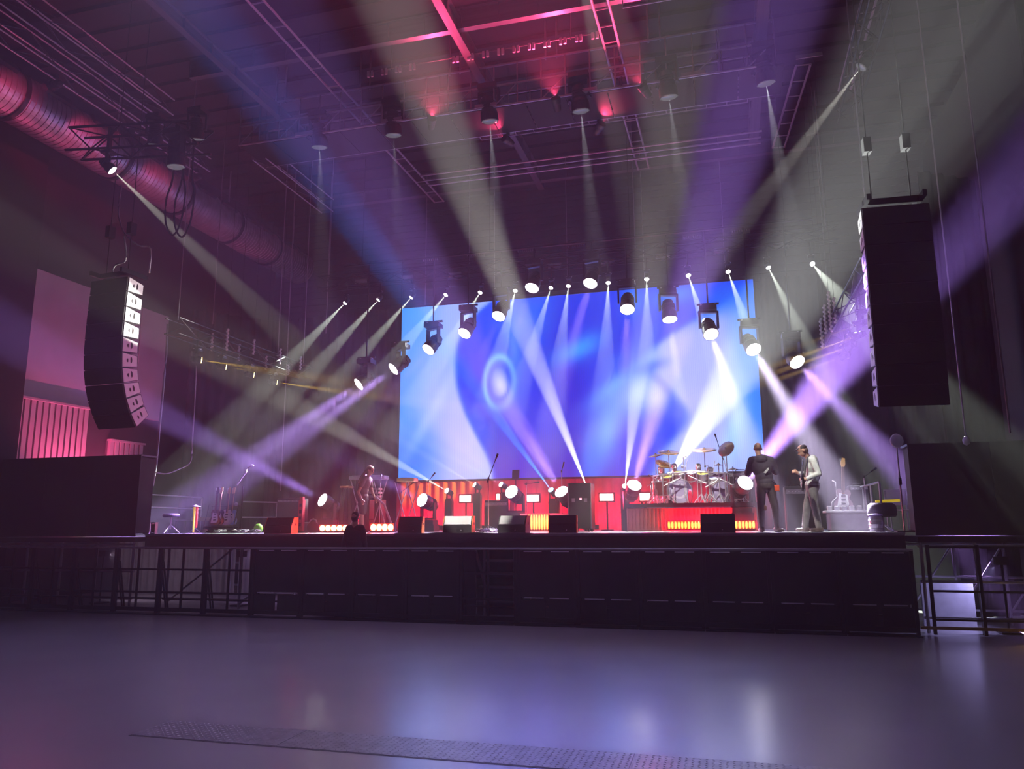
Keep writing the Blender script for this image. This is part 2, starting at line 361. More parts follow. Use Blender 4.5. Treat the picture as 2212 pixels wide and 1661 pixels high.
def scrim_box(label, x0, x1, z1, y0, y1):
    t = thing('speaker_wing', label, 'speaker stack', ((x0 + x1) / 2, y0, DECK - .06)); L = t.location
    MB().bbox(((x0 + x1) / 2, (y0 + y1) / 2, (z1 + DECK) / 2), (x1 - x0 - .06, y1 - y0 - .06, z1 - DECK - .04), .02).build('cabinet', RUBBER, t, True)
    n = max(2, round((x1 - x0) / 1.45)); w = (x1 - x0) / n
    for i in range(n): unit_box('scrim_panel', GRILLE, t, V((x0 + w * (i + .5), y0, (z1 + DECK) / 2 - .02)) - L, (w - .004, .03, z1 - DECK + .06))
    unit_box('top_edge', BLACK, t, V(((x0 + x1) / 2, (y0 + y1) / 2, z1 + .01)) - L, (x1 - x0, y1 - y0, .04))
    return t
scrim_box('wide black scrim covered speaker box left of the stage', -17.15, -13.08, 3.48, 15.02, 15.55)
scrim_box('wide black scrim covered speaker box right of the stage', 3.16, 5.75, 3.2, 15.02, 15.55)
# vertical slats of the wall cladding seen below the left box
# crowd barrier along the front
def barrier(i, x0, x1, open_):
    nm = 'open mesh' if open_ else 'solid black'
    t = thing('crowd_barrier', '%s crowd barrier panel in front of the stage, %s from the left' % (nm, ORD[i] if i < 18 else 'last'), 'barrier', ((x0 + x1) / 2, 14.6, 0), 0, 'crowd barrier panels along the stage front')
    w = x1 - x0; key = 'op' if open_ else 'so'
    for s in (-1, 1):
        unit_box('post', BLACKM, t, (s * (w / 2 - .03), 0, .7), (.055, .06, 1.38))
        unit_bar('back_stay', BLACKM, t, (s * (w / 2 - .03), .05, 1.1), (s * (w / 2 - .03), .3, .06), .02)
    unit_bar('top_rail', STEELG, t, (-w / 2, -.02, 1.395), (w / 2, -.02, 1.395), .022)
    unit_box('kick_rail', BLACKM, t, (0, 0, .09), (w - .06, .05, .08))
    unit_box('foot_plate', BLACKM, t, (0, -.1, .012), (w - .02, .3, .02))
    unit_box('step', BLACKM, t, (0, .16, .3), (w - .1, .2, .03))
    if open_:
        for z in (.45, .93): unit_box('cross_bar', BLACKM, t, (0, 0, z), (w - .06, .035, .04))
        unit_box('mullion', BLACKM, t, (0, 0, .74), (.04, .035, 1.28))
    else:
        unit_box('panel', DRAPE, t, (0, .02, .93), (w - .07, .02, .86))
        for s in (-1, 1):
            unit_box('lower_panel', DRAPE, t, (s * w / 4, .02, .28), (w / 2 - .06, .02, .34))
            unit_box('light_slit_strip', CABW, t, (s * w * .21, -.012, .485), (w * .32, .03, .016)); unit_box('light_slit_strip', CABW, t, (s * w * .23, -.012, 1.345), (w * .30, .03, .016))  # white strips stand in for light showing at the slits
XB0, XB1, NB = -16.6, 3.0, 17
for i in range(NB):
    w = (XB1 - XB0) / NB; x0 = XB0 + w * i
    barrier(i, x0, x0 + w, i < 6 or i == 10)
# barrier return at the right with grid, lit from behind
t = thing('side_gate', 'black grid gate at the right end of the crowd barrier', 'gate', (4.1, 14.7, 0))
for x in (-.85, -.1, .65, 1.4): unit_box('upright', BLACKM, t, (x, 0, .75), (.05, .05, 1.46))
for z in (.26, .72, 1.44): unit_box('cross_bar', BLACKM, t, (.28, 0, z), (2.2, .04, .035))
unit_box('tan_rail', mat('tan_paint', (.62, .42, .15), .5), t, (.3, -.05, .13), (2.75, .04, .05))
o = MB().bbox((0, 0, .42), (.85, .05, .82), .01).build('backing_board', mat('pale_board', (.6, .6, .65), .5)); o.location = (3.72, 15.7, 0.0)
tag(o, 'pale board standing behind the grid gate right of the stage', 'board')

# ================================================================== LED SCREEN
def screen_picture(u, v):
    """u across 0..1, v down 0..1 : a soft blue picture of a turned head on a pale ground"""
    def g(cx, cy, sx, sy, rot=0.0):
        c, s = math.cos(rot), math.sin(rot); x, y = (u - cx) * 1.95, v - cy; xx, yy = x * c + y * s, -x * s + y * c
        return np.exp(-(xx / sx) ** 2 - (yy / sy) ** 2)
    def ss(a, b, x): t = np.clip((x - a) / (b - a), 0, 1); return t * t * (3 - 2 * t)
    col = np.zeros(u.shape + (3,))
    def mix(m, c): 
        nonlocal col
        col = col * (1 - m[..., None]) + np.array(c) * m[..., None]
    # ground: sky blue at the borders, lavender inside
    col[:] = (.20, .56, 1.0)
    mix(ss(.0, .15, u + .05 * np.sin(v * 5)), (.56, .68, 1.0)); mix(g(.20, .80, .24, .34) * .85, (.78, .76, 1.0)); mix(g(.06, .12, .14, .2) * .6, (.30, .62, 1.0)); mix(g(.03, .88, .16, .14, -.5) * .8, (.16, .46, .98))
    mix(g(.10, .62, .04, .35, .55) * .4, (.80, .86, 1.0))
    mix(ss(.74, .82, u), (.66, .70, 1.0)); mix(ss(.90, 1.0, u) * (1 - .5 * ss(.6, .95, v)), (.12, .48, 1.0)); mix(g(.93, .80, .05, .2, .3) * .6, (.62, .86, 1.0))
    # contours of the head: x of the left and right edges for each height
    vv = np.array([-.1, 0, .1, .2, .3, .4, .5, .6, .7, .8, .9, 1.0, 1.1]); ex = np.array([.36, .275, .215, .182, .170, .170, .178, .194, .218, .246, .275, .288, .282])
    fine = np.linspace(-.1, 1.1, 241)
    def edge(a, b): e = np.interp(fine, a, b); return np.interp(v, fine, np.convolve(np.pad(e, 12, 'edge'), np.ones(25) / 25, 'valid'))
    left = ss(-.012, .016, u - edge(vv, ex))
    rv = np.array([-.1, 0, .10, .20, .30, .38, .44, .50, .56, .62, .68, .74, .80, .88, 1.1]); rx = np.array([1.08, 1.0, .92, .83, .745, .70, .715, .742, .762, .790, .808, .808, .780, .735, .69])
    right = 1 - ss(-.022, .028, u - edge(rv, rx))
    head = left * right
    mix(head, (.0, .22, .90))
    mix(head * g(.40, .10, .26, .22), (.02, .38, .96)); mix(head * g(.24, .22, .10, .28, .2) * .8, (.0, .30, .96))
    mix(head * g(.50, .42, .12, .45) * .8, (.04, .10, .76)); mix(head * g(.57, .10, .14, .18) * .7, (.0, .20, .86)); mix(head * g(.62, .28, .10, .12) * .5, (.06, .16, .80))
    mix(head * g(.26, .52, .06, .25, -.2) * .8, (.10, .16, .84)); mix(head * g(.24, .72, .06, .22, -.5) * .7, (.0, .34, 1.0))
    mix(head * ss(.55, 1.05, v) * g(.47, .98, .40, .48) * .85, (.30, .16, .70)); mix(head * g(.31, .92, .10, .2) * .6, (.42, .22, .74))
    # ear: bright rim and lobe
    r1 = np.sqrt(((u - .302) * 1.95 / .085) ** 2 + ((v - .47) / .145) ** 2); mix(head * np.exp(-((r1 - 1) / .17) ** 2) * ss(-.35, .1, .50 - v + (.30 - u) * 2.2) * .95, (.42, .70, 1.0))
    mix(head * g(.308, .49, .058, .105, -.35), (.72, .76, 1.0)); mix(head * np.exp(-((r1 - .66) / .10) ** 2) * .6, (.0, .26, .92)); mix(head * g(.345, .28, .045, .2, -.1) * .6, (.34, .60, 1.0))
    # brow streak, eye socket, cheek, nose, mouth
    mix(g(.53, .31, .15, .065, -.42) * .95, (.16, .58, 1.0)); mix(head * g(.66, .36, .13, .05, -.5) * .6, (.10, .38, .95))
    mix(head * g(.69, .57, .17, .12, -.55), (.60, .72, 1.0)); mix(head * g(.735, .60, .08, .09) , (.72, .78, 1.0)); mix(head * g(.645, .50, .20, .045, -.62) * .9, (.36, .62, 1.0))
    mix(g(.712, .435, .10, .030, -.22) * .95, (.05, .36, .94)); mix(head * g(.792, .68, .05, .10), (.02, .36, 1.0)); mix(head * g(.745, .76, .12, .10, -.4) * .8, (.06, .30, .96))
    mix(head * g(.60, .78, .085, .2, .35) * .95, (.40, .66, 1.0)); mix(head * g(.56, .92, .06, .2, .1) * .8, (.20, .46, 1.0)); mix(head * g(.68, .86, .09, .14) * .7, (.34, .30, .88))
    mix(g(.90, .10, .22, .075, -.42) * .95, (.0, .36, .94)); mix(g(.80, .05, .12, .06, -.2) * .55, (.40, .72, 1.0)); mix(g(.68, .05, .06, .10) * .5, (.25, .66, 1.0)); mix(head * g(.80, .20, .22, .05, -.5) * .8, (.0, .30, .90))
    return np.clip(col, 0, 1)
S0, S1, SZ0, SZ1, SYY = PY(862, 1035, 24).x, PY(1645, 900, 24).x, 3.32, 9.27, 24.0
scr = thing('led_screen', 'huge lit LED video screen showing a soft blue head', 'screen', ((S0 + S1) / 2, SYY, SZ0))
NX, NY = 150, 76
uu, vv_ = np.meshgrid(np.linspace(0, 1, NX + 1), np.linspace(0, 1, NY + 1))
colr = screen_picture(uu, vv_)
me = bpy.data.meshes.new('screen_display')
W_, H_ = S1 - S0, SZ1 - SZ0
me.from_pydata([(-W_ / 2 + W_ * float(a), -.06, H_ * (1 - float(b))) for a, b in zip(uu.ravel(), vv_.ravel())], [],
               [(j * (NX + 1) + i, (j + 1) * (NX + 1) + i, (j + 1) * (NX + 1) + i + 1, j * (NX + 1) + i + 1) for j in range(NY) for i in range(NX)])
at = me.color_attributes.new('picture', 'FLOAT_COLOR', 'POINT')
lin = np.where(colr <= .04045, colr / 12.92, ((colr + .055) / 1.055) ** 2.4)
at.data.foreach_set('color', np.concatenate([lin, np.ones(lin.shape[:2] + (1,))], -1).astype(np.float32).ravel())
ms = bpy.data.materials.new('led_picture'); ms.use_nodes = True; t_ = ms.node_tree; p_ = t_.nodes['Principled BSDF']
p_.inputs['Base Color'].default_value = (.002, .002, .002, 1); p_.inputs['Roughness'].default_value = .7; p_.inputs['Specular IOR Level'].default_value = 0.0
va = t_.nodes.new('ShaderNodeAttribute'); va.attribute_name = 'picture'
tcx = t_.nodes.new('ShaderNodeTexCoord'); wv_ = t_.nodes.new('ShaderNodeTexWave'); wv_.inputs['Scale'].default_value = 5.2; wv_.bands_direction = 'X'   # fine vertical pixel columns
mr = t_.nodes.new('ShaderNodeMapRange'); mr.inputs['To Min'].default_value = .95; mr.inputs['To Max'].default_value = 1.05
t_.links.new(tcx.outputs['Object'], wv_.inputs['Vector']); t_.links.new(wv_.outputs['Fac'], mr.inputs['Value'])
t_.links.new(va.outputs['Color'], p_.inputs['Emission Color'])
ml = t_.nodes.new('ShaderNodeMath'); ml.operation = 'MULTIPLY'; ml.inputs[1].default_value = 1.4; t_.links.new(mr.outputs[0], ml.inputs[0]); t_.links.new(ml.outputs[0], p_.inputs['Emission Strength'])
me.materials.append(ms); ms.cycles.emission_sampling = 'NONE'; put('display', me, scr)
sl = area('screen_light', (.36, .36, 1.0), 230, W_, H_, ((S0 + S1) / 2, SYY - .12, (SZ0 + SZ1) / 2), ((S0 + S1) / 2, 0, (SZ0 + SZ1) / 2)); sl.data.specular_factor = 0.0
unit_box('back_casing', BLACK, scr, (0, .08, H_ / 2), (W_ + .02, .22, H_ + .02))
for z in (-.03, H_ + .03): unit_box('edge_rail', BLACKM, scr, (0, 0, z), (W_ + .1, .14, .06))
for x in (-W_ / 2 - .03, W_ / 2 + .03): unit_box('edge_rail', BLACKM, scr, (x, 0, H_ / 2), (.06, .14, H_))
for i in range(5): unit_box('ground_support', BLACKM, scr, (-W_ / 2 + .8 + i * (W_ - 1.6) / 4, .35, (DECK - SZ0) / 2 + .01), (.1, .1, SZ0 - DECK - .02))
for i in range(5): unit_bar('hanging_wire', STEELG, scr, (-W_ / 2 + .8 + i * (W_ - 1.6) / 4, .1, H_), (-W_ / 2 + .8 + i * (W_ - 1.6) / 4, .1, 14.2 - SZ0), .012, 5)

# ================================================================== ROOF STEEL
RSG = 'roof steel over the stage'
def girder(label, p0, p1, h=.42, w=.22, m=STEEL):
    p0, p1 = V(p0), V(p1); t = thing('roof_girder', label, 'girder', p0, 0, RSG); d = p1 - p0; u = d.normalized(); side = V((-u.y, u.x, 0))
    q = d.to_track_quat('Y', 'Z')
    for nm, c, s in (('bottom_flange', 0, (w, d.length, .03)), ('top_flange', h, (w, d.length, .03)), ('web', h / 2, (.03, d.length, h))):
        unit_box(nm, m, t, d / 2 + V((0, 0, c)), s, q)
    n = int(d.length / .9)
    for i in range(n + 1): unit_box('stiffener', m, t, d * (i / max(1, n)) + V((0, 0, h / 2)), (w * .9, .02, h), q)
    return t
girder('cross girder with red lit lower edge high above the stage front', (-12.5, 15.0, 13.0), (6.5, 15.0, 13.0), .5, .15)
girder('solid roof girder running towards the stage, lit red and blue', (-5.4, 9.5, 12.9), (-5.4, 23.6, 12.9), .42, .20)
girder('purple lit roof girder running towards the stage at right', (1.35, 9.5, 12.9), (1.35, 22.4, 12.9), .45, .26)
girder('thin dark girder running towards the stage above the left truss', (-11.0, 9.0, 12.6), (-11.0, 18.5, 12.6), .3, .16)
girder('rear cross girder spanning the roof behind the cable trays', (-13.5, 23.2, 13.0), (5.5, 23.2, 13.0), .4, .2)
def ladder(name, label, p0, p1, w, step, m=STEELG, r=.03, up=(0, 0, 1), group=None, cat='cable tray'):
    """two rails with rungs"""
    p0, p1 = V(p0), V(p1); t = thing(name, label, cat, p0, 0, group); d = p1 - p0; u = d.normalized(); s = u.cross(V(up)).normalized() * w / 2
    for k in (-1, 1): unit_bar('rail', m, t, s * k, d + s * k, r, 6)
    n = int(d.length / step)
    if cat == 'cable tray':
        for f in (.08, .36, .64, .92): unit_bar('hanger_rod', m, t, d * f, d * f + V((0, 0, ZC - p0.z)), .012, 5)
    for i in range(n + 1): unit_bar('rung', m, t, d * (i / n) - s, d * (i / n) + s, r * .6, 5)
    return t
ladder('roof_ladder_truss', 'ladder truss running towards the stage, left of the big grey beam', (-9.15, 9.5, 12.9), (-9.05, 23.6, 12.9), .34, .8, ALU, cat='truss', group=RSG)
ladder('roof_ladder_truss', 'ladder truss running towards the stage over the drums', (-2.1, 9.5, 12.9), (-1.95, 23.0, 12.9), .34, .6, ALU, cat='truss', group=RSG)
ladder('roof_ladder_truss', 'ladder truss running towards the stage at far right', (3.54, 11, 12.9), (3.54, 19.9, 12.9), .3, .6, ALU, cat='truss', group=RSG)
ladder('roof_ladder_truss', 'short ladder truss above the right stage edge', (2.42, 18.6, 13.0), (2.10, 22.9, 13.0), .34, .7, ALU, cat='truss', group=RSG)
for k, (x, y0, y1, z, lb) in enumerate(((-13.9, 8, 17.5, 12, 'lowest'), (-12.8, 8, 14.6, 12, 'upper'), (-11.9, 17.2, 21.0, 12, 'rear'))):
    truss('box_truss', '%s of the lighting trusses beside the round duct' % lb, (x, y0, z), (x, y1, z), .4, .4, .9, ALU, 'trusses beside the round duct', .018, bm=BLACK)
# catwalk: two lattice sides, floor, rails
cw = thing('roof_catwalk', 'steel catwalk crossing the roof above the stage front', 'catwalk', (-5, 16.7, 12.0), 0, RSG)
for yy in (0, 1.3):
    for z in (0, .55, 1.1): unit_bar('rail', STEELG, cw, (-7.2, yy, z), (6.6, yy, z), .03, 6)
    for i in range(24): unit_bar('upright', STEELG, cw, (-7.2 + i * .6, yy, 0), (-7.2 + i * .6, yy, 1.1), .02, 5)
    for i in range(23):
        if i % 2 == 0: unit_bar('lattice_brace', STEELG, cw, (-7.2 + i * .6, yy, 0), (-6.6 + i * .6, yy, .55), .016, 5)
for i in range(14): unit_box('floor_plate', RUBBER, cw, (-6.7 + i, .65, -.02), (.97, 1.24, .03))
for i in range(6):
    x = -6.2 + i * 2.5
    for dx in (0, .28): unit_bar('hanger', STEELG, cw, (x + dx, .1, 1.1), (x + dx, .1, 2.2), .025, 5)
    unit_box('hung_sign', WALLP, cw, (x + 1.0, -.06, .03), (.55, .03, .09))
for k, (y, z, x0, x1, lb) in enumerate(((18.4, 12.5, -7.8, 1.1, 'front'), (19.3, 12.7, -6.2, 1.1, 'second'), (14.2, 12.4, -1.5, 3.0, 'near'))):
    ladder('cable_tray', '%s ladder cable tray slung across the roof' % lb, (x0, y, z), (x1, y, z), .32, .5, STEELG, .02, (0, 1, 0) if k == 2 else (0, 0, 1), 'cable trays under the roof')
for k in range(3):
    o = unit_bar('roof_pipe', STEELG, None, (-8.6, 20.75 + k * .35, 12.5), (1.5, 20.75 + k * .35, 12.5), .03)
    tag(o, '%s of three thin pipes crossing the roof behind the trays' % ('nearest', 'middle', 'farthest')[k], 'pipe', 'thin pipes under the roof')
br = thing('bracket_rail', 'roof rail with a row of small pale brackets behind the red lit girder', 'rail', PZ(800, 160, 12.9), 0, RSG); e_ = PZ(1290, 96, 12.9) - br.location; e_.y = 0
unit_bar('rail', STEEL, br, (0, 0, .06), e_ + V((0, 0, .06)), .02, 6)
for f in (.1, .9): unit_bar('hanger_rod', STEEL, br, e_ * f, e_ * f + V((0, 0, ZC - 12.9)), .012, 5)
for i in range(16):
    if i in (4, 5): continue
    for dx in (-.05, .05): unit_box('bracket', CABW, br, e_ * (i / 15) + V((dx, 0, 0)), (.06, .05, .16))
# roof lamps: pale rectangular plates on the rear wall, unlit louvred lamps above them
for i in range(9):
    p = PY([780, 880, 983, 1088, 1198, 1313, 1432, 1558, 1687][i], [608, 600, 594, 585, 575, 566, 555, 543, 530][i], YB - .14)
    t = thing('wall_vent', 'small pale wall plate above the screen, %s from the left' % ORD[i], 'vent', p, 0, 'row of pale plates on the rear wall')
    unit_box('plate', CABW, t, (0, 0, 0), (.50, .05, .17))
    for s in (-1, 1): unit_box('edge', STEELG, t, (0, -.02, s * .09), (.52, .06, .015))
for i, (px, py) in enumerate(((930, 560), (1025, 549), (1135, 540), (1245, 530), (1495, 510), (1600, 497))):
    p = PY(px, py, YB - .35)
    t = thing('louvre_lamp', 'unlit louvred lamp high on the rear wall, %s from the left' % ORD[i], 'lamp', p, 0, 'unlit louvred lamps on the rear wall')
    unit_box('housing', STEEL, t, (0, .17, .03), (.66, .36, .1))
    for k in range(8): unit_box('louvre', CABW, t, (-.28 + k * .08, 0, -.03), (.035, .05, .06))

# ================================================================== DUCT
du = thing('air_duct', 'big round spiral steel air duct along the left wall', 'duct', (-16.2, 8.0, 12.15))
R0 = .62; rings = [8.0, 10.6, 13.2, 16.6, 19.2, 21.8, 24.2, 26.6]
rot = Matrix.Rotation(-math.pi / 2, 4, 'X')
for i in range(len(rings) - 1):
    L = rings[i + 1] - rings[i]; n = int(L / .14); prof = []
    for k in range(n):
        z = L * k / n; prof += [(R0, z + .01), (R0, z + L / n - .03), (R0 + .014, z + L / n - .02), (R0 + .014, z + L / n)]
    o = MB().lathe(prof, 40, rot, False).build('duct_length', GALV, du, smooth=False, key='duct%.2f' % L); o.location = (0, rings[i] - 8.0, 0)
    o = MB().lathe([(R0, -.05), (R0 + .05, -.05), (R0 + .05, .05), (R0, .05)], 40, rot, False).build('joint_band', BLACKM, du, key='band'); o.location = (0, rings[i] - 8.0, 0)
    for s in (0.27, 0.72):
        a = math.radians(36); c = V((math.cos(a) * (R0 + .02), L * s + rings[i] - 8.0, math.sin(a) * (R0 + .02)))
        vo = unit_box('vent_grille', RUBBER, du, c, (.12, .85, .26), Quaternion((0, 1, 0), -a))
for y in (10.6, 16.6, 21.8, 26.0):
    unit_bar('hanger_rod', STEELG, du, (0, y - 8, R0), (0, y - 8, 2.0), .02)

# ================================================================== STAGE LIGHTS
PURPLE = (.46, .24, 1.0); WARMW = (1.0, .97, .86); COOLW = (.90, 1.0, .86); BLUE = (.02, .22, 1.0); AMBER = (1.0, .62, .06); RED = (1.0, .01, .05)
def head_mesh(r, L, key):
    if key not in MESH:
        MESH[key] = MB().lathe([(r * .35, L * .55), (r * .7, L * .5), (r * .82, L * .3), (r * .86, 0), (r * 1.02, -L * .12), (r * 1.06, -L * .45), (r * .98, -L * .47), (r * .96, -L * .43)], 24).mesh(BLACK, smooth=False, key=key)
    return MESH[key]
def fixture(name, label, lens, aim, r, lensmat, hung=True, group=None, drop=None, light=None, cat='stage light', support=True, mount=None):
    """moving head: base > yoke > head (> lens, fins). lens = hall position of the lens, aim = hall point it is turned to"""
    lens, aim = V(lens), V(aim); d = (aim - lens).normalized(); L = r * 3.0; piv = lens - d * L * .45
    sg = 1 if hung else -1; hb = L * .62 + r * .5
    base = piv + V((0, 0, sg * hb)); t = thing(name, label, cat, base, 0, group)
    q = d.to_track_quat('-Z', 'Y')
    hd = put('head', head_mesh(r, L, 'head%.3f' % r), t, piv - base, q)
    k = 'lens%.3f%s' % (r, lensmat.name)
    if k not in MESH: MESH[k] = MB().lathe([(r * .97, 0), (r * .80, -r * .10), (r * .45, -r * .17), (r * .02, -r * .19)], 24).mesh(lensmat, smooth=True, key=k)
    put('lens', MESH[k], hd, (0, 0, -L * .45))
    k = 'fin%.3f' % r
    if k not in MESH: MESH[k] = MB().lathe([(r * .86, 0), (r * .95, .006), (r * .95, .014), (r * .86, .02)], 20, None, False).mesh(BLACKM, key=k)
    for i in range(3): put('cooling_fin', MESH[k], hd, (0, 0, L * (.08 + i * .09)))
    pan = math.atan2(d.y, d.x) + math.pi / 2; pr = Quaternion((0, 0, 1), pan)
    for s in (-1, 1):
        unit_box('yoke_arm', BLACK, t, pr @ V((s * r * 1.22, 0, -sg * hb * .5)), (r * .22, r * .55, hb * 1.02), pr)
    unit_box('yoke_bridge', BLACK, t, pr @ V((0, 0, -sg * r * .12)), (r * 2.66, r * .6, r * .26), pr)
    unit_box('base', BLACK, t, (0, 0, sg * r * .35), (r * 2.3, r * 1.9, r * .62))
    if hung and support:
        unit_box('clamp_bar', BLACKM, t, (0, 0, r * 1.0), (r * 2.9, .05, .05))
        for s in (-1, 1): unit_box('clamp', ALU, t, (s * r * .9, 0, r * .8), (.05, .07, r * .35))
        if drop: unit_bar('drop_pipe', BLACKM, t, (0, 0, r), (0, 0, drop - base.z), .022)
    if hung and not support: unit_box('hook_clamp', BLACKM, t, (0, 0, (r * .6 + (drop or base.z + .5) - base.z) / 2), (.06, .07, max(.1, (drop or base.z + .5) - base.z - r * .6)))
    if not hung and mount:
        unit_box('flight_plinth', BLACK, t, (0, 0, -(base.z - DECK) / 2 - r * .33), (r * 2.6, r * 2.2, max(.05, base.z - DECK - r * .66)))
    if light:
        col, en, ang = light[:3]
        spot('lamp', col, en, ang, light[3] if len(light) > 3 else .35, light[4] if len(light) > 4 else r * .5, hd, (0, 0, -L * .45 - r * .25))
    return t

# upstage truss and the fourteen white beams
truss('box_truss', 'long upstage lighting truss above the screen', (-12.6, 22.0, 9.75), (3.4, 22.0, 9.75), .4, .4, .8, RUBBER, r=.02)
for x in (-12.3, -7.4, -2.2, 3.1):
    o = unit_bar('hoist_chain', STEELG, None, (x, 22.0, 9.95), (x, 22.0, 14.2), .015, 5); tag(o, 'thin hoist chain holding the upstage truss, the %s one' % ('far left', 'left of centre', 'right of centre', 'far right')[(-12.3, -7.4, -2.2, 3.1).index(x)], 'chain', 'hoist chains of the upstage truss')
mp_ = thing('lighting_pipe', 'thin black pipe from which the chevron of washes hangs', 'pipe', (-11.0, 20.6, 9.74)); unit_bar('tube', BLACKM, mp_, (0, 0, 0), (13.6, 0, 0), .03)
for k in range(4): unit_bar('suspension_wire', BLACKM, mp_, (.6 + k * 4.1, 0, 0), (.6 + k * 4.1, 0, ZC - 9.74), .008, 5)
TB = [(745, 655, 615, 790), (817, 648, 640, 840), (888, 643, 700, 860), (963, 637, 855, 770), (1037, 632, 960, 760), (1113, 628, 1080, 760), (1190, 622, 1135, 800), (1228, 618, 1205, 800),
      (1314, 611, 1308, 780), (1397, 603, 1397, 780), (1487, 595, 1530, 760), (1573, 587, 1645, 770), (1660, 578, 1800, 860), (1755, 570, 1810, 635)]
for i, (a, b, c, d) in enumerate(TB):
    fixture('beam_light', 'small white beam light on the upstage truss, %s from the left' % ORD[i], PY(a, b, 21.9), {10: PY(1655, 1120, 16.9), 11: PY(1757, 1120, 16.9)}.get(i, PY(c, d, 20.2)), .07, LENSW, True, 'white beam lights on the upstage truss',
            light=(COOLW, 26000 if i in (0, 1, 2, 12, 13) else (30000 if i in (10, 11) else 18000), 8.5 if i in (10, 11) else 10.5, .5, .05), drop=9.6)
# hanging washes in a chevron
HW = [(775, 830, 560, 975, 8.0), (850, 797, 640, 950, 8.0), (925, 755, 800, 900, .7), (1003, 720, 900, 880, .6), (1077, 683, 1005, 850, .8), (1149, 622, 1085, 800, .9),
      (1275, 612, 1195, 880, 2.6), (1355, 668, 1350, 880, 2.6), (1447, 690, 1472, 880, 2.6), (1536, 722, 1600, 905, 6.0), (1628, 755, 1745, 950, 11.0), (1722, 782, 1915, 985, 8.0)]
def deck_aim(p, c, d, Yh):
    """point on the photo line of sight (c, d) for which the beam from p lands on the deck at depth Yh"""
    best = None
    for k in range(60):
        q = PY(c, d, 16.0 + k * .075); u = q - p
        if u.z > -.05: continue
        h = p + u * ((DECK - p.z) / u.z)
        if best is None or abs(h.y - Yh) < best[0]: best = (abs(h.y - Yh), q)
    return best[1]
for i, (a, b, c, d, k) in enumerate(HW):
    n = i if i < 6 else 11 - i; side = 'left' if i < 6 else 'right'
    fixture('wash_light', 'big hanging wash light on the chevron, %s half, %s from the outer end' % (side, ORD[n]), PY(a, b, 20.6), deck_aim(PY(a, b, 20.6), c, d, 16.5 if i != 8 else 19.0), .20, LENSP, True,
            'round wash lights hanging in a chevron', light=((.52, .30, 1.0) if i not in (8, 9, 10) else (.78, .66, 1.0), 12000 * k, 10, .7, .10), drop=9.76)
# floor washes on the stage
FW = [(697, 1080, 19.4, 60, 745, 12.5, 60000, 9), (912, 1080, 19.6, 500, 880, 14, 26000, 9), (1105, 1062, 20.0, 700, 700, 13, 14000, 9), (1213, 1062, 20.2, 620, 120, 11, 70000, 11),
      (1370, 1048, 20.2, 1650, 60, 12, 120000, 10), (1610, 1043, 18.8, 2212, 270, 11, 235000, 12)]
FN = ['leftmost on the deck', 'beside the woman, in front of the keyboards', 'behind the two grey floor monitors', 'beside the tall black case', 'left of the drum kit', 'right of the drum kit']
for i, (a, b, y, c, d, yt, en, ang) in enumerate(FW):
    fixture('floor_wash_light', 'round glowing wash light on the stage, %s' % FN[i], PY(a, b, y), PY(c, d, yt), .19, LENSP, False, 'wash lights standing on the stage', light=(PURPLE, en, ang, .5, .1), mount=True)
# floor beams
FB = [(965, 1060, 21.6, 300, 684, 13.2, WARMW, 45000, 7, LENSW, 'left of the first red panel'), (1025, 1047, 21.8, 560, 770, 17, WARMW, 9000, 7, LENSW, 'behind the thin microphone stand'),
      (1082, 1046, 21.8, 700, 830, 17, WARMW, 7000, 7, LENSW, 'behind the round wash near centre stage'), (1190, 1058, 21.6, 400, -20, 10.5, BLUE, 140000, 6, LENSB, 'throwing the deep blue beam'),
      (1270, 1058, 21.6, 840, -20, 10.5, WARMW, 150000, 6.2, LENSW, 'throwing the great pale beam to the roof'), (1350, 1050, 21.6, 1440, 330, 14, WARMW, 60000, 8, LENSW, 'beside the wash left of the drums'),
      (1448, 1025, 22.4, 1960, 230, 12.5, (.92, .97, .92), 65000, 15, LENSW, 'hidden behind the drum kit')]
for i, (a, b, y, c, d, yt, col, en, ang, lm, lb) in enumerate(FB):
    fixture('floor_beam_light', 'narrow beam light on the stage floor %s' % lb, PY(a, b, y), PY(c, d, yt), .085, lm, False, 'beam lights standing on the stage', light=(col, en, ang, .6, .05), mount=True)
# side trusses with amber lights
for s, X, lb in ((-1, -13.0, 'left'), (1, 3.0, 'right')):
    y0, y1 = (15.6, 22.0)
    truss('side_truss', 'truss hung over the %s edge of the stage with amber lights' % lb, (X, y0, 6.75), (X, y1, 6.75), .4, .4, .8, BLACKM, 'side trusses with amber lights', .02)
    for y in (15.8, 21.8):
        o = unit_bar('hoist_chain', STEELG, None, (X, y, 6.95), (X, y, 14.2), .014, 5); tag(o, 'thin chain holding the %s end of the %s side truss' % ('near' if y < 18 else 'far', lb), 'chain', 'hoist chains of the side trusses')
AML = [(435, 778), (488, 793), (548, 810), (598, 826)]; AMR = [(1850, 703), (1845, 728), (1828, 751), (1815, 773)]
for i, (a, b) in enumerate(AML):
    p = PX(a, b, -13.0); fixture('amber_light', 'small amber beam light on the left side truss, %s from the front' % ORD[i], p, p + V((5.2, 3.4, -.62)), .09, LENSY, True, 'amber lights on the side trusses', light=(AMBER, (26000, 9000, 6000, 40000)[i], 6, .6, .04), drop=6.9)
for i, (a, b) in enumerate(AMR):
    p = PX(a, b, 3.0); fixture('amber_light', 'small amber beam light on the right side truss, %s from the top' % ORD[i], p, p + V((-3.2, 1.5, -.75)), .09, LENSY, True, 'amber lights on the side trusses', light=(AMBER, (8000, 30000, 32000, 24000)[i], 6, .6, .04), drop=6.9)
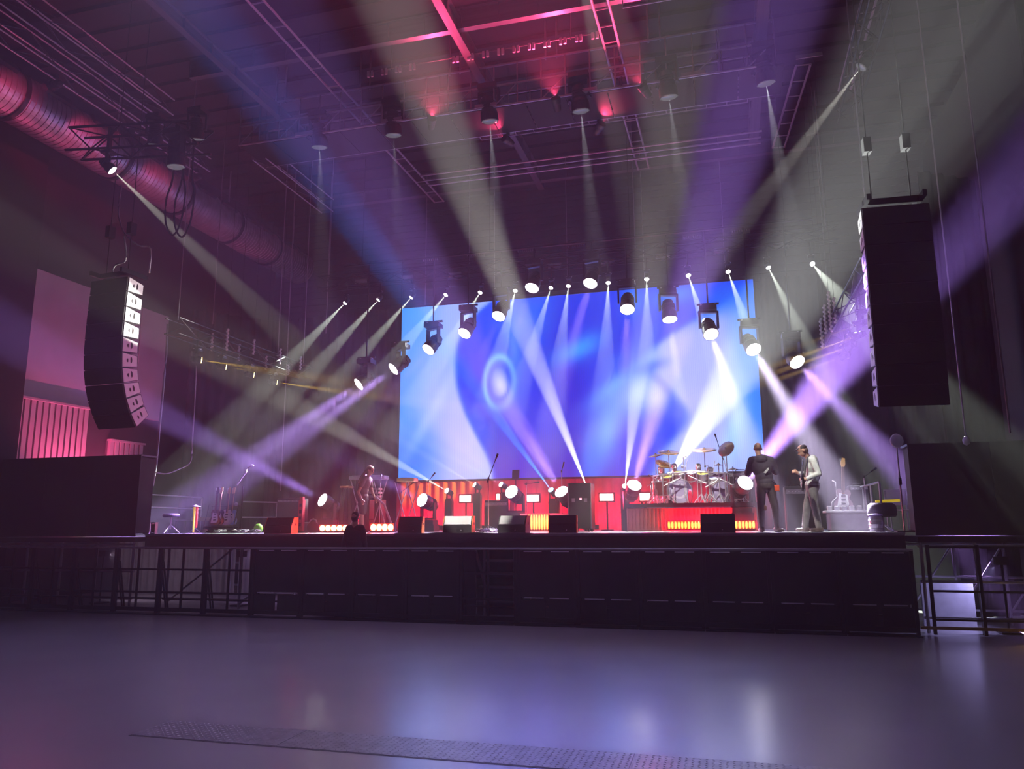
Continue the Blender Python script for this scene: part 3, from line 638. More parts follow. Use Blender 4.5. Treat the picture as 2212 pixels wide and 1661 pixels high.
# bright chain falls hanging along the side trusses
def chain_fall(label, p, L):
    t = thing('chain_fall', label, 'chain', p, 0, 'bright chain falls along the side trusses'); n = int(L / .055)
    k = 'link'
    if k not in MESH: MESH[k] = MB().lathe([(.012, -.03), (.034, -.02), (.034, .02), (.012, .03)], 6).mesh(CABW, key=k)
    for i in range(n): put('link', MESH[k], t, (.012 * (-1) ** i, 0, -i * .055))
    unit_bar('lift_line', RUBBER, t, (0, 0, 0), (0, 0, ZC - p[2]), .005, 5)
    return t
CF = [(459, 722, 45), (492, 712, 50), (517, 745, 45), (549, 735, 40), (576, 770, 38), (606, 755, 42), (624, 785, 38), (650, 772, 38)]
for i, (a, b, h) in enumerate(CF): chain_fall('bright chain fall by the left side truss, %s from the left' % ORD[i], PX(a, b, -13.0 + (.3 if i % 2 else -.3)), h / 82.)
CR = [(1772, 690, 70), (1780, 660, 70), (1789, 632, 90), (1801, 645, 60)]
for i, (a, b, h) in enumerate(CR): chain_fall('bright chain fall by the right side truss, %s from the left' % ORD[i], PX(a, b, 2.6 + .08 * i), h / 86.)

# front-of-house spots left and right
t = truss('front_truss', 'short dark truss piece carrying spotlights in front of the duct', (-12.75, 12.0, 9.75), (-9.7, 12.2, 9.55), .45, .5, .6, BLACKM, r=.028)
fixture('spot_light', 'white spotlight on the short dark truss, throwing a beam down right', PY(243, 368, 11.8), PY(1030, 1115, 15.9), .10, LENSW, True, 'spotlights on the short truss', light=(WARMW, 17000, 8, .5, .05), support=False, drop=9.8)
fixture('spot_light', 'dim spotlight on the short dark truss pointing straight down', PY(380, 360, 11.9), PY(384, 460, 12), .17, LENSD, True, 'spotlights on the short truss', support=False, drop=9.7)
for i, (a, b) in enumerate(((335, 312), (425, 300))):
    fixture('spot_light', '%s unlit spotlight hanging from the short dark truss' % ('nearer', 'farther')[i], PY(a, b, 12.1), PY(a, b + 80, 12.3), .14, LENSD, True, 'spotlights on the short truss', support=False, drop=9.9)
for k, (dx, dy) in enumerate(((0, 0), (.12, .1))):
    o = MB().tube(curve_pts([(0, .02, .95), (0, 0, 0), (-.12, 0, -.5), (-.08, 0, -1.0), (.1, 0, -1.25), (.26, 0, -1.0), (.3, .02, -.4), (.22, .02, .05), (.2, .02, .9)]), .018).build('cable_loop', RUBBER, smooth=True); o.location = PY(374 + k * 12, 380, 12.0) + V((0, dy, 0))
    tag(o, '%s black cable loop drooping below the short dark truss' % ('wider', 'rear')[k], 'cable', 'cable loops under the short truss')
truss('front_truss', 'dark truss at upper right carrying a spotlight', (3.3, 9.4, 11.9), (3.4, 19.4, 11.9), .4, .45, .6, BLACKM, r=.025)
fixture('spot_light', 'spotlight at upper right throwing a grey beam down left', PY(1860, 145, 16.5), PY(1150, 1080, 17), .13, LENSD, True, 'spotlights on the right truss', light=(WARMW, 16000, 8, .6, .05), support=False, drop=11.9)
for lb, y, tx, ty, tY, e in (('front spotlight under the roof ladder truss lighting the two men', 10.0, 1735, 1050, 16.3, 9000), ('added front spotlight under the roof ladder truss lighting the drum kit', 11.0, 1500, 1040, 19.7, 16000)):  # drum kit spotlight is added out of view to brighten the kit
    fixture('spot_light', lb, (-2.09, y, 12.2), PY(tx, ty, tY), .12, LENSW, True, 'front spotlights under the roof', light=(WARMW, e, 9, .8, .05), support=False, drop=12.9)
# dim ceiling moving heads under the catwalk
for i, (a, b) in enumerate(((690, 318), (850, 292), (1058, 262), (1255, 240), (1445, 210), (1655, 180))):
    p = PY(a, b, 16.85); fixture('roof_moving_head', 'large dark moving head under the roof catwalk, %s from the left' % ORD[i], p, p + V((.05 + .12 * i - .2, .8, -4)), .21, LENSD, True, 'dark moving heads under the catwalk', light=((.9, .92, 1), (3000, 2000, 5000, 5000, 3500, 8000)[i], 11, .6, .06), support=False, drop=12.02)

for i, (x_, y_) in enumerate(((-9.15, 9.9), (-2.1, 9.75))):  # violet floods added out of view to brighten the hall floor
    t = thing('added_flood', 'added violet flood under the %s roof ladder truss turned on the hall floor' % ('left', 'right')[i], 'added light', (x_, y_, 12.86), 0, 'added violet floods under the roof')
    unit_box('bracket', BLACK, t, (0, 0, -.06), (.06, .1, .16)); MB().bbox((0, 0, -.26), (.4, .3, .26), .02).build('housing', BLACK, t); unit_box('lens', LENSD, t, (0, 0, -.395), (.32, .22, .012))
    spot('lamp', (.62, .46, 1.0), 720, 84, .9, .05, None, (x_, y_, 12.4), (x_ + (1.5 if i == 0 else -1.0), 8.2, 0))
# red panels upstage, each a real red lamp
for i, (a, b, w, lb) in enumerate(((1005, 1077, .34, 'below the left half of the screen'), (1151, 1076, .34, 'near centre stage behind the low riser'), (1310, 1074, .38, 'right of the tall black case'), (1393, 1073, .26, 'at the left foot of the drum kit'), (1076, 1074, .1, 'tiny one near centre stage'))):
    p = PY(a, b, 21.2 if i != 3 else 20.1); t = thing('red_panel_light', 'glowing red panel lamp on the stage, %s' % lb, 'stage light', (p.x, p.y, DECK), 0, 'red panel lamps on the stage'); z = p.z - DECK
    unit_box('housing', BLACK, t, (0, .06, z), (w + .06, .1, .26)); MB().bbox((0, -.005, 0), (w, .03, .19), .012).build('lit_face', LENSR, t, key='rf%.2f' % w).location = (0, 0, z)
    unit_bar('stand', BLACKM, t, (0, .08, 0), (0, .08, z), .025); unit_box('foot', BLACKM, t, (0, .08, .015), (.3, .3, .03))
    area('lamp', RED, 55 if i < 4 else 6, w, .19, (p.x, p.y - .06, p.z), (p.x, p.y - 2, p.z + .35))
# red uplights added to redden the low curtain
for i, x in enumerate((-10.0, -8.8, -7.6, -6.4, -5.2, -4.0, -2.8, -1.6, -.4)):
    t = thing('added_uplight', 'low added red uplight at the foot of the screen curtain, %s from the left' % ORD[i], 'stage light', (x, 23.6, DECK), 0, 'added red uplights at the curtain foot')
    unit_box('housing', BLACK, t, (0, 0, .09), (.5, .14, .14)); unit_box('lit_face', CELLR, t, (0, .02, .165), (.44, .08, .012))
    if i == 4: area('lamp', RED, 430, 10.2, .1, (x, 23.6, DECK + .2), (x, 24.5, DECK + 1.1))
# LED battens along the stage: housing with a row of glowing cells
def batten(label, x0, x1, Y, z, n, cm, hgt=.10, en=120, aim=(0, -2, 1.0), wash=0):
    t = thing('led_batten', label, 'stage light', ((x0 + x1) / 2, Y, z), 0, 'red LED battens on the stage'); w = (x1 - x0) / n
    unit_box('housing', BLACK, t, (0, .05, hgt * .5), (x1 - x0 + .04, .06, hgt + .05))
    unit_box('glow_plate', CELLR, t, (0, .012, hgt * .55), (x1 - x0, .01, hgt * 1.05))
    if 'cell_' + cm.name not in MESH: MESH['cell_' + cm.name] = MB().ell((0, 0, 0), (1, 1, 1), 12, 8).mesh(cm, smooth=True, key='cell')
    for i in range(n): put('cell', MESH['cell_' + cm.name], t, (x0 - (x0 + x1) / 2 + w * (i + .5), 0, hgt * .5)).scale = (w * (.34 if cm is CELLY else .46), .025, hgt * .52)
    c = V(((x0 + x1) / 2, Y - .08, z + .1)); area('lamp', RED, en, x1 - x0, .1, c, c + V(aim))
    if wash: area('wash_lamp', RED, wash, x1 - x0, .06, V(((x0 + x1) / 2, Y + .1, z + .04)), V(((x0 + x1) / 2, Y + .4, z + .3)))
    return t
x = lambda px, Y: D(px, Y).x
HOT = mat('lit_hot_red_cell', (1, .6, .4), .4, emit=(1.0, .34, .16), estr=14)
batten('white hot red batten at the front left of the stage', x(690, 16.6), x(752, 16.6), 16.6, DECK + .05, 5, HOT, .13, 55)
batten('white hot red batten right of the dark silhouette', x(800, 16.6), x(850, 16.6), 16.6, DECK + .05, 4, HOT, .15, 55)
batten('glowing orange batten in front of the low centre riser', x(1140, 18.6), x(1185, 18.6), 18.6, DECK + .05, 8, CELLY, .36, 25, wash=20)
batten('long glowing orange batten along the drum riser front', x(1442, 18.6), x(1632, 18.6), 18.6, DECK + .06, 26, CELLY, .16, 50, (0, -1.5, .4), 60)
# red floods added beside duct and girders; a pink uplight on the left wing
def uplight(label, p, aim, col, en, ang):
    t = thing('roof_uplight', label, 'stage light', p, 0, 'uplights aimed at the roof'); q = (V(aim) - V(p)).to_track_quat('-Z', 'Y')
    unit_box('base', BLACK, t, (0, 0, .03), (.26, .2, .06)); hd = put('head', head_mesh(.11, .33, 'head_up'), t, (0, 0, .25), q)
    for s in (-1, 1): unit_box('yoke_arm', BLACK, t, (s * .135, 0, .15), (.02, .05, .24))
    spot('lamp', col, en, ang, .8, .05, hd, (0, 0, -.2)); return t
def roof_flood(label, p, aim, col, en, ang):
    """small flood clamped on a truss"""
    t = thing('added_red_flood', label, 'stage light', p, 0, 'added red floods on the roof trusses'); q = (V(aim) - V(p)).to_track_quat('-Z', 'Y')
    unit_box('clamp', BLACK, t, (0, 0, 0), (.08, .08, .1)); hd = put('head', head_mesh(.11, .33, 'head_up'), t, (0, 0, -.2), q); unit_box('lit_face', CELLR, hd, (0, 0, -.13), (.12, .12, .01))
    spot('lamp', col, en, ang, .8, .05, hd, (0, 0, -.2)); return t
for i, y in enumerate((12.4, 14.6, 17.2)):
    roof_flood('small added red flood on the truss beside the round duct, %s from the front' % ORD[i], (-13.9, y, 11.74), (-16.2, y + .6, 12.0), (1.0, .05, .16), (140, 210, 130)[i], 56)
for i, (x_, y, z, ax, ay, az, e) in enumerate(((-6.6, 16.6, 11.95, -5.4, 14.2, 13.0, 900), (-3.4, 16.6, 11.95, -3.4, 15.0, 13.2, 1100), (-1.3, 16.6, 11.95, -2.2, 15.2, 13.1, 700), (-2.6, 18.0, 11.95, -1.9, 17.2, 12.4, 120), (-5.0, 18.0, 11.95, -5.6, 16.9, 12.2, 140))):
    roof_flood('small added red flood clamped under the roof catwalk, %s' % ('left one', 'middle one', 'right one', 'rear right one', 'rear left one')[i], (x_, y, z), (ax, ay, az), (1.0, .05, .16), e, 100)
uplight('pink uplight on the left stage wing aimed at the wall panels', (-16.5, 17.4, DECK - .07), (-17.6, 17.5, 4.9), (1.0, .09, .26), 1300, 105)

# ================================================================== LINE ARRAYS
def line_array(label, top, rz, angs, w=1.02, h=.325, dep=.46, side=1, n=10):
    """cabinets rigged below each other; front faces -Y before rz; side=+1 shows the logo plate on +X"""
    t = thing('line_array', label, 'speaker array', top, rz, 'flown speaker arrays')
    zt = V((0, 0, 0)); key = 'cabinet'
    if key not in MESH:
        b = MB(); a = .045
        vs = [(-w / 2, 0, 0), (w / 2, 0, 0), (w / 2, 0, -h), (-w / 2, 0, -h), (-w / 2 + .05, dep, -a), (w / 2 - .05, dep, -a), (w / 2 - .05, dep, -h + a), (-w / 2 + .05, dep, -h + a)]
        b.add(vs, [(0, 1, 2, 3), (5, 4, 7, 6), (0, 4, 5, 1), (3, 2, 6, 7), (1, 5, 6, 2), (0, 3, 7, 4)])
        MESH[key] = b.mesh(BLACK, key=key)
        g = MB(); g.box((0, -.015, -h / 2), (w - .01, .03, h - .02)); MESH['array_grille'] = g.mesh(GRILLE, key='array_grille')
        for s in (-1, 1):
            pl = MB(); x0, x1 = s * (w / 2 + .004), s * (w / 2 - .042)
            ps = [(x0, .01, -.015), (x0, .01, -h + .015), (x1, dep - .02, -h + a + .01), (x1, dep - .02, -a - .01)]; o_ = [(p[0] - s * .012, p[1], p[2]) for p in ps]
            pl.add(ps + o_, [(0, 1, 2, 3), (7, 6, 5, 4), (0, 4, 5, 1), (1, 5, 6, 2), (2, 6, 7, 3), (3, 7, 4, 0)]); MESH['plate%d' % s] = pl.mesh(CABW, key='plate%d' % s)
            lg = MB(); cxm = s * (w / 2 - .012); Rr = Matrix.Rotation(-s * math.atan2(.046, dep), 3, 'Z')
            for (yy, zz, rr, hh) in ((.165, -.165, .045, .05), (.255, -.15, .052, .085)):
                ring = [(yy + rr * .72 * math.cos(2 * math.pi * k / 16) * (1 if math.cos(2 * math.pi * k / 16) * (1 if yy > .2 else -1) > 0 else .35), zz + hh * .8 * math.sin(2 * math.pi * k / 16)) for k in range(16)]
                for yv in (0,):
                    f0 = [(s * (w / 2 + .006 - .046 * (y / dep)), y, z) for y, z in ring]; f1 = [(p[0] - s * .008, p[1], p[2]) for p in f0]
                    lg.add(f0 + f1, [tuple(range(16)), tuple(range(31, 15, -1))] + [(k, (k + 1) % 16, 16 + (k + 1) % 16, 16 + k) for k in range(16)])
            MESH['logo%d' % s] = lg.mesh(RUBBER, key='logo%d' % s)
    p = V((0, 0, -.25))
    for i in range(n):
        q = Quaternion((1, 0, 0), math.radians(angs[i])); c = put('cabinet', MESH[key], t, p, q)
        put('grille', MESH['array_grille'], c); put('side_plate', MESH['plate%d' % side], c); put('logo', MESH['logo%d' % side], c)
        p = p + q @ V((0, 0, -h - .004))
    for s in (-1, 1): unit_box('bumper_bar', BLACKM, t, (s * .42, .2, -.12), (.06, .7, .1))
    unit_box('bumper_cross', BLACKM, t, (0, .1, -.12), (.9, .06, .1))
    for s in (-.3, .3):
        unit_box('hoist', RUBBER, t, (s, .15, .9), (.12, .16, .26)); unit_bar('chain', BLACK, t, (s, .15, -.08), (s, .15, ZC - .02 - top[2]), .011, 5)
    return t
pl = PY(283, 598, 13.0)
line_array('curved array of ten speakers hanging left of the stage', (pl.x - .52, 13.0, pl.z + .25), math.radians(-4), [-2, -2, -1, 0, 2, 6, 12, 19, 27, 35], side=1)
prr = PY(1900, 880, 13.0)
line_array('straight array of speakers hanging right of the stage', (prr.x + .50, 13.0, prr.z + 3.29 + .25), math.radians(4), [-2, -1, -1, 0, 0, 0, 1, 2, 3, 5], side=-1)
# cables over the arrays
def cable(label, pts, r=.012, m=RUBBER, name='cable', group=None):
    p0 = V(pts[0]); o = MB().tube(curve_pts([V(p) - p0 for p in pts]), r, 6).build(name, m, smooth=True); o.location = p0; return tag(o, label, 'cable', group)
cable('signal cable drooping over the left speaker array', [PY(262, 400, 13.2), PY(256, 460, 13.2), PY(270, 505, 13.2), PY(300, 530, 13.2), PY(325, 537, 13.2), PY(322, 590, 13.3)], .018, STEELG)
cable('thick cable hanging from the left array bumper with a pale end', [PY(268, 510, 13.1), PY(272, 560, 13.1), PY(250, 572, 13.1), PY(243, 585, 13.1), PY(250, 597, 13.1)], .02, STEELG)
cable('vertical cable hanging beside the right edge of the left array', [PX(362, 700, -14.5), PX(358, 780, -14.5), PX(345, 920, -14.5), PX(338, 1000, -14.5), PX(330, 1050, -14.5)], .03, STEELG)
cable('cable looping from the left railing up to the side truss', [PX(336, 1021, -13.4), PX(360, 1023, -13.4), PX(385, 1014, -13.4), PX(411, 998, -13.4), PX(415, 960, -13.4), PX(420, 880, -13.4), PX(424, 790, -13.4)], .018, STEELG)
for i, (a, b, c, d, Y) in enumerate(((470, 480, 460, 700, 20), (604, 560, 600, 770, 22), (622, 790, 606, 1060, 22.5), (706, 640, 704, 720, 23), (2055, 600, 2087, 950, 14.6), (2140, 490, 2182, 935, 12.4))):
    A, B = PY(a, b, Y), PY(c, d, Y); A = V((B.x, Y, ZC)); x_ = B.x
    o = unit_bar('hanging_line', STEELG, None, V((x_, Y, B.z)), V((x_, Y, A.z)), .016 if i < 4 else .013, 6)
    tag(o, 'thin line hanging %s' % ('left of the upstage truss', 'above the left side truss', 'behind the guitar rack', 'near the leftmost white beams', 'right of the right array', 'at the far right beside the pier')[i], 'cable', 'thin hanging lines')
    if i == 4:  # white piece stands in for a glint at the line's foot
        w_ = MB().lathe([(.0, -.1), (.05, -.07), (.06, 0), (.03, .05), (.02, .06)], 12).build('line_glint', CABW, smooth=True); w_.location = (x_, Y, B.z); tag(w_, 'small white piece for the glint at the line foot by the right array', 'glint')

# ================================================================== BAND GEAR
def wedge(label, px, Y, rz=0, w=.6, m=BLACK, side=WOODO, grille=GRILLE, h=.36, flip=False):
    t = thing('floor_monitor', label, 'speaker', D(px, Y), rz, 'floor monitor wedges')
    d = .46; prof = [(-.0, 0), (0, h * .45), (.17, h), (d, h), (d, 0)]        # y,z ; slanted grille faces -y
    b = MB(); vs = [V((-w / 2, y, z)) for y, z in prof] + [V((w / 2, y, z)) for y, z in prof]; n = 5
    b.add(vs, [(i, (i + 1) % n, n + (i + 1) % n, n + i) for i in range(n)] + [tuple(range(n)), tuple(range(2 * n - 1, n - 1, -1))]); b.build('body', m, t, key='wedge%s%.2f' % (m.name, w))
    a = math.atan2(h * .55, .17)
    unit_box('grille', grille, t, (0, .077, h * .735), (w - .03, .015, .19 / math.sin(a) * .9), Quaternion((1, 0, 0), a - math.pi / 2))
    for s in (-1, 1):
        sp = MB().add([V((s * w / 2, y, z)) for y, z in prof] + [V((s * (w / 2 + .015), y, z)) for y, z in prof], [(i, (i + 1) % n, n + (i + 1) % n, n + i) for i in range(n)] + [tuple(range(n)), tuple(range(2 * n - 1, n - 1, -1))])
        e = sp.build('end_panel', side, t, key='wend%s%.2f%d' % (side.name, w, s)); unit_box('handle_slot', RUBBER, e, (s * (w / 2 + .014), .28, .2), (.006, .12, .05))
    unit_box('connector_plate', BLACKM, t, (.05, -.004, .06), (.14, .01, .06)); unit_box('plug', CHROME, t, (.08, -.012, .06), (.022, .02, .022))
    return t
wedge('black floor monitor with orange end at the left of the stage', 600, 15.75, math.radians(12), .6, BLACK, WOODO)
wedge('dark floor monitor just right of the white hot batten', 885, 15.9, math.radians(14), .5)
wedge('grey fronted floor monitor left of the microphone stand', 988, 15.6, math.radians(10), .6, BLACK, WOODO, GREYG)
wedge('grey fronted floor monitor right of the microphone stand', 1105, 15.6, math.radians(2), .56, BLACK, BLACK, GREYG)
wedge('black floor monitor in front of the tall black case', 1215, 15.7, math.radians(8), .55)
wedge('black floor monitor in front of the drum riser batten', 1551, 15.6, 0, .62, BLACK, BLACK)
# drum riser: frame, ribbed front with the red uplight put into its colour
xr0, xr1 = D(1352, 19.0).x, D(1640, 19.0).x; RZ = 2.33
t = thing('drum_riser', 'low stage riser with red lit ribbed front under the drum kit', 'riser', ((xr0 + xr1) / 2, 18.9, DECK)); rw = xr1 - xr0
unit_box('top', DECKM, t, (0, 1.2, RZ - DECK - .03), (rw, 2.4, .06)); unit_box('front_board', mat('red_lit_front', (.55, .16, .15), .5), t, (0, .04, .28), (rw - .04, .04, .52))
unit_box('front_edge', BLACK, t, (0, 0, RZ - DECK - .04), (rw + .02, .04, .09))
for i in range(34): unit_box('front_rib', MATS['red_lit_front'], t, (-rw / 2 + .06 + i * (rw - .12) / 33, .01, .28), (.035, .03, .52))
for s in (-1, 1): unit_box('corner_post', BLACKM, t, (s * (rw / 2 - .03), .03, .29), (.06, .06, .58))
xc0, xc1 = D(1130, 19.3).x, D(1255, 19.3).x
t = thing('centre_riser', 'low black riser at centre stage behind the orange batten', 'riser', ((xc0 + xc1) / 2, 19.0, DECK)); rw = xc1 - xc0
unit_box('top', DECKM, t, (0, .7, .42), (rw, 1.4, .05)); unit_box('front_board', MATS['red_lit_front'], t, (0, .03, .2), (rw - .03, .03, .39))
for s in (-1, 1):
    for y in (.08, 1.3): unit_box('leg', BLACKM, t, (s * (rw / 2 - .05), y, .2), (.06, .06, .4))
# tall black case
p = D(1253, 18.7); t = thing('flight_case', 'tall black flight case at centre stage behind a floor monitor', 'case', p)
MB().bbox((0, .3, .62), (.56, .6, 1.1), .02).build('body', BLACK, t)
for s in (-1, 1):
    unit_box('edge_rail', STEELG, t, (s * .28, 0, .62), (.025, .025, 1.1)); unit_box('latch', ALU, t, (s * .15, -.005, .75), (.08, .02, .1))
for sx in (-1, 1):
    for y in (.08, .52): unit_bar('castor', RUBBER, t, (sx * .2 - .02, y, .04), (sx * .2 + .02, y, .04), .04)
unit_box('power_light', mat('pink_led', (1, .5, .6), .4, emit=(1, .25, .35), estr=6), t, (.03, -.012, .78), (.05, .012, .04))
def amp(label, px, Y, w, h, d=.36, z=DECK, m=BLACK):
    t = thing('guitar_amplifier', label, 'amplifier', D(px, Y, z), 0, 'amplifiers on the stage'); MB().bbox((0, d / 2, h / 2), (w, d, h), .02).build('cabinet', m, t)
    unit_box('grille_cloth', GRILLE, t, (0, -.004, h * .42), (w - .07, .014, h * .7)); unit_box('control_panel', STEELG, t, (0, -.004, h * .88), (w - .07, .014, h * .1))
    for i in range(5): unit_bar('knob', CHROME, t, (-w * .3 + i * w * .15, -.03, h * .88), (-w * .3 + i * w * .15, -.005, h * .88), .012)
    MB().tube([(-.12, d / 2, h), (-.1, d / 2, h + .04), (.1, d / 2, h + .04), (.12, d / 2, h)], .012).build('handle', RUBBER, t)
    return t
amp('wide black amplifier cabinet left of the red lit post', 622, 18.5, .75, .62, z=DECK + .28)
t = thing('flight_case', 'low black case under the wide amplifier at left', 'case', D(622, 18.5)); MB().bbox((0, .2, .14), (.78, .5, .26), .015).build('body', BLACK, t); unit_box('edge_rail', STEELG, t, (0, -.05, .26), (.78, .02, .02)); unit_box('latch', ALU, t, (.1, -.06, .14), (.06, .02, .06))
amp('tall dark amplifier stack behind the guitarist in white', 1724, 17.6, .45, .95)
amp('small dark amplifier beside the low centre riser', 1075, 21.0, .8, .85)
amp('purple lit amplifier cabinet behind the right wash light', 1607, 19.9, .62, .8, z=RZ)
# red lit post and coiled cables at left
p = D(650, 17.5); t = thing('cable_post', 'red lit upright post of stacked power boxes at left', 'power tower', p)
unit_box('column', mat('red_plastic', (.6, .08, .08), .4), t, (0, 0, .42), (.12, .12, .78)); unit_box('cap', MATS['red_plastic'], t, (0, 0, .84), (.085, .085, .1)); unit_box('foot', BLACK, t, (0, 0, .02), (.24, .24, .04))
for i in range(4): unit_box('socket', RUBBER, t, (0, -.062, .2 + i * .16), (.06, .01, .08))
t = thing('gear_bag', 'dark rounded bag with pale handle beside the red post', 'bag', D(676, 17.3)); MB().ell((0, 0, .13), (.16, .12, .15), 16, 10).build('body', mat('dark_red_fabric', (.12, .02, .03), .7), t, smooth=True)
MB().tube([(-.11, 0, .2), (-.08, 0, .3), (0, 0, .34), (.08, 0, .3), (.11, 0, .2)], .018).build('handle', WHITE, t, smooth=True)

# keyboards, stool, music stands
p = D(792, 18.6)
def keyboard(label, px, py, Y, L, m, tilt=0, n=26):
    c = PY(px, py, Y); t = thing('keyboard', label, 'keyboard', c, 0, 'keyboards on stands'); MB().bbox((0, 0, 0), (L, .3, .09), .012).build('body', m, t)
    w = (L - .2) / n
    for i in range(n): unit_box('key', WHITE, t, (-L / 2 + .1 + w * (i + .5), -.09, .05), (w * .85, .13, .018))
    for i in range(6): unit_bar('knob', CHROME, t, (-L / 2 + .2 + i * .1, .07, .045), (-L / 2 + .2 + i * .1, .07, .06), .014)
    z0 = DECK - c.z
    for s in (-1, 1):
        for k, u in ((-1, 1), (1, -1)): unit_bar('stand_leg', ALU, t, (s * L * .32 + k * .22, 0, z0 + .02), (s * L * .32 + u * .2, 0, -.05), .014)
        unit_bar('stand_foot', ALU, t, (s * L * .32 - .24, -.2, z0 + .015), (s * L * .32 - .24, .2, z0 + .015), .014); unit_bar('stand_foot', ALU, t, (s * L * .32 + .24, -.2, z0 + .015), (s * L * .32 + .24, .2, z0 + .015), .014)
    return t
keyboard('pale keyboard on a stand behind the woman', 797, 1032, 18.7, 1.02, ALU)
keyboard('yellow lit keyboard at the lower left corner of the screen', 880, 1037, 19.2, .5, mat('yellow_lit_case', (.9, .72, .35), .4), n=14)  # case colour holds the yellow light falling on the keyboard
for i in range(3):
    c = PY(808, 1056 + i * 8, 18.9); o = MB().bbox((0, .1, 0), (.28, .25, .05), .006).build('rack_unit', STEELG); o.location = c; 
    tag(o, 'grey rack unit stacked behind the woman, %s of three' % ('top', 'middle', 'bottom')[i], 'rack unit', 'rack units behind the woman')
c = D(808, 18.95); t = thing('equipment_rack', 'dark open rack behind the woman holding grey units', 'rack', c)
for s in (-1, 1): unit_box('side', BLACK, t, (s * .17, .16, .42), (.03, .3, .84))
unit_box('shelf', BLACK, t, (0, .16, .33), (.32, .3, .02)); unit_box('bottom', BLACK, t, (0, .16, .03), (.34, .3, .05))
def stool(label, px, py, Y, h=None):
    c = PY(px, py, Y); h = c.z - DECK; t = thing('stool', label, 'stool', (c.x, Y, DECK)); MB().lathe([(.02, h - .05), (.17, h - .05), (.185, h - .02), (.17, h), (.02, h + .01)], 20).build('seat', mat('tan_leather', (.55, .25, .1), .5), t, smooth=True)
    for k in range(4):
        a = math.pi / 4 + k * math.pi / 2; unit_bar('leg', BLACKM, t, (.1 * math.cos(a), .1 * math.sin(a), h - .05), (.24 * math.cos(a), .24 * math.sin(a), 0), .014)
    MB().lathe([(.16, .28), (.175, .275), (.175, .295), (.16, .29)], 20, None, False).build('foot_ring', BLACKM, t); return t
stool('tan topped stool left of the woman', 749, 1050, 18.7)
def stand(label, px, py, Y, boom=None, name='microphone_stand'):
    c = PY(px, py, Y); h = c.z - DECK; t = thing(name, label, 'microphone stand', (c.x, Y, DECK), 0, 'microphone stands')
    for k in range(3):
        a = k * 2.094 + .4; unit_bar('leg', BLACKM, t, (0, 0, .16), (.28 * math.cos(a), .28 * math.sin(a), .012), .01, 6)
    unit_bar('pole', CHROME, t, (0, 0, .1), (0, 0, h), .011)
    MB().cyl((0, 0, h - .03), (0, 0, h + .03), .022).build('clutch', BLACK, t)
    if boom:
        b = V(boom); unit_bar('boom', BLACKM, t, V((0, 0, h)) - b * .25, V((0, 0, h)) + b, .009); e = V((0, 0, h)) + b
        MB().cyl(e, e + b.normalized() * .12, .014, .022).ell(e + b.normalized() * .14, (.026, .026, .026), 10, 6).build('microphone', BLACKM, t, smooth=True)
    return t
stand('tall microphone stand with raised boom between the grey monitors', 1055, 1034, 16.4, (.16, 0, .40))
stand('thin microphone stand beside the keyboards at left', 822, 1040, 18.4, (.1, -.2, .1)); stand('short microphone stand among the red lit gear', 868, 1062, 19.6, (.25, 0, .18)); stand('microphone stand behind the left centre wash light', 925, 1040, 20.5, (.1, 0, .12))
stand('microphone stand at centre stage under the purple beam', 1213, 1018, 20.6, (.03, 0, .1)); stand('microphone stand behind the drum kit at right', 1560, 985, 21.4, (-.12, 0, .45)); stand('microphone stand beside the centre red panel', 1137, 1045, 20.0, (.2, 0, .02))
c = PY(1114, 1025, 20.2); t = thing('music_stand', 'black music stand at centre stage below the blue beam', 'music stand', (c.x, 20.2, DECK)); h = c.z - DECK
unit_bar('pole', BLACKM, t, (0, 0, .05), (0, 0, h - .1), .014); MB().bbox((0, 0, h), (.2, .02, .26), .005, Matrix.Rotation(-.2, 3, 'X')).build('desk', BLACK, t)
for k in range(3): unit_bar('leg', BLACKM, t, (0, 0, .12), (.25 * math.cos(k * 2.094), .25 * math.sin(k * 2.094), .012), .012, 6)
o = MB().tube([D(851, 16.9) + V((0, 0, .05)), PY(830, 1090, 17.1), PY(812, 1074, 17.2)], .028).build('light_pole', WHITE); tag(o, 'bright white slanting pole at the woman knees', 'pole')

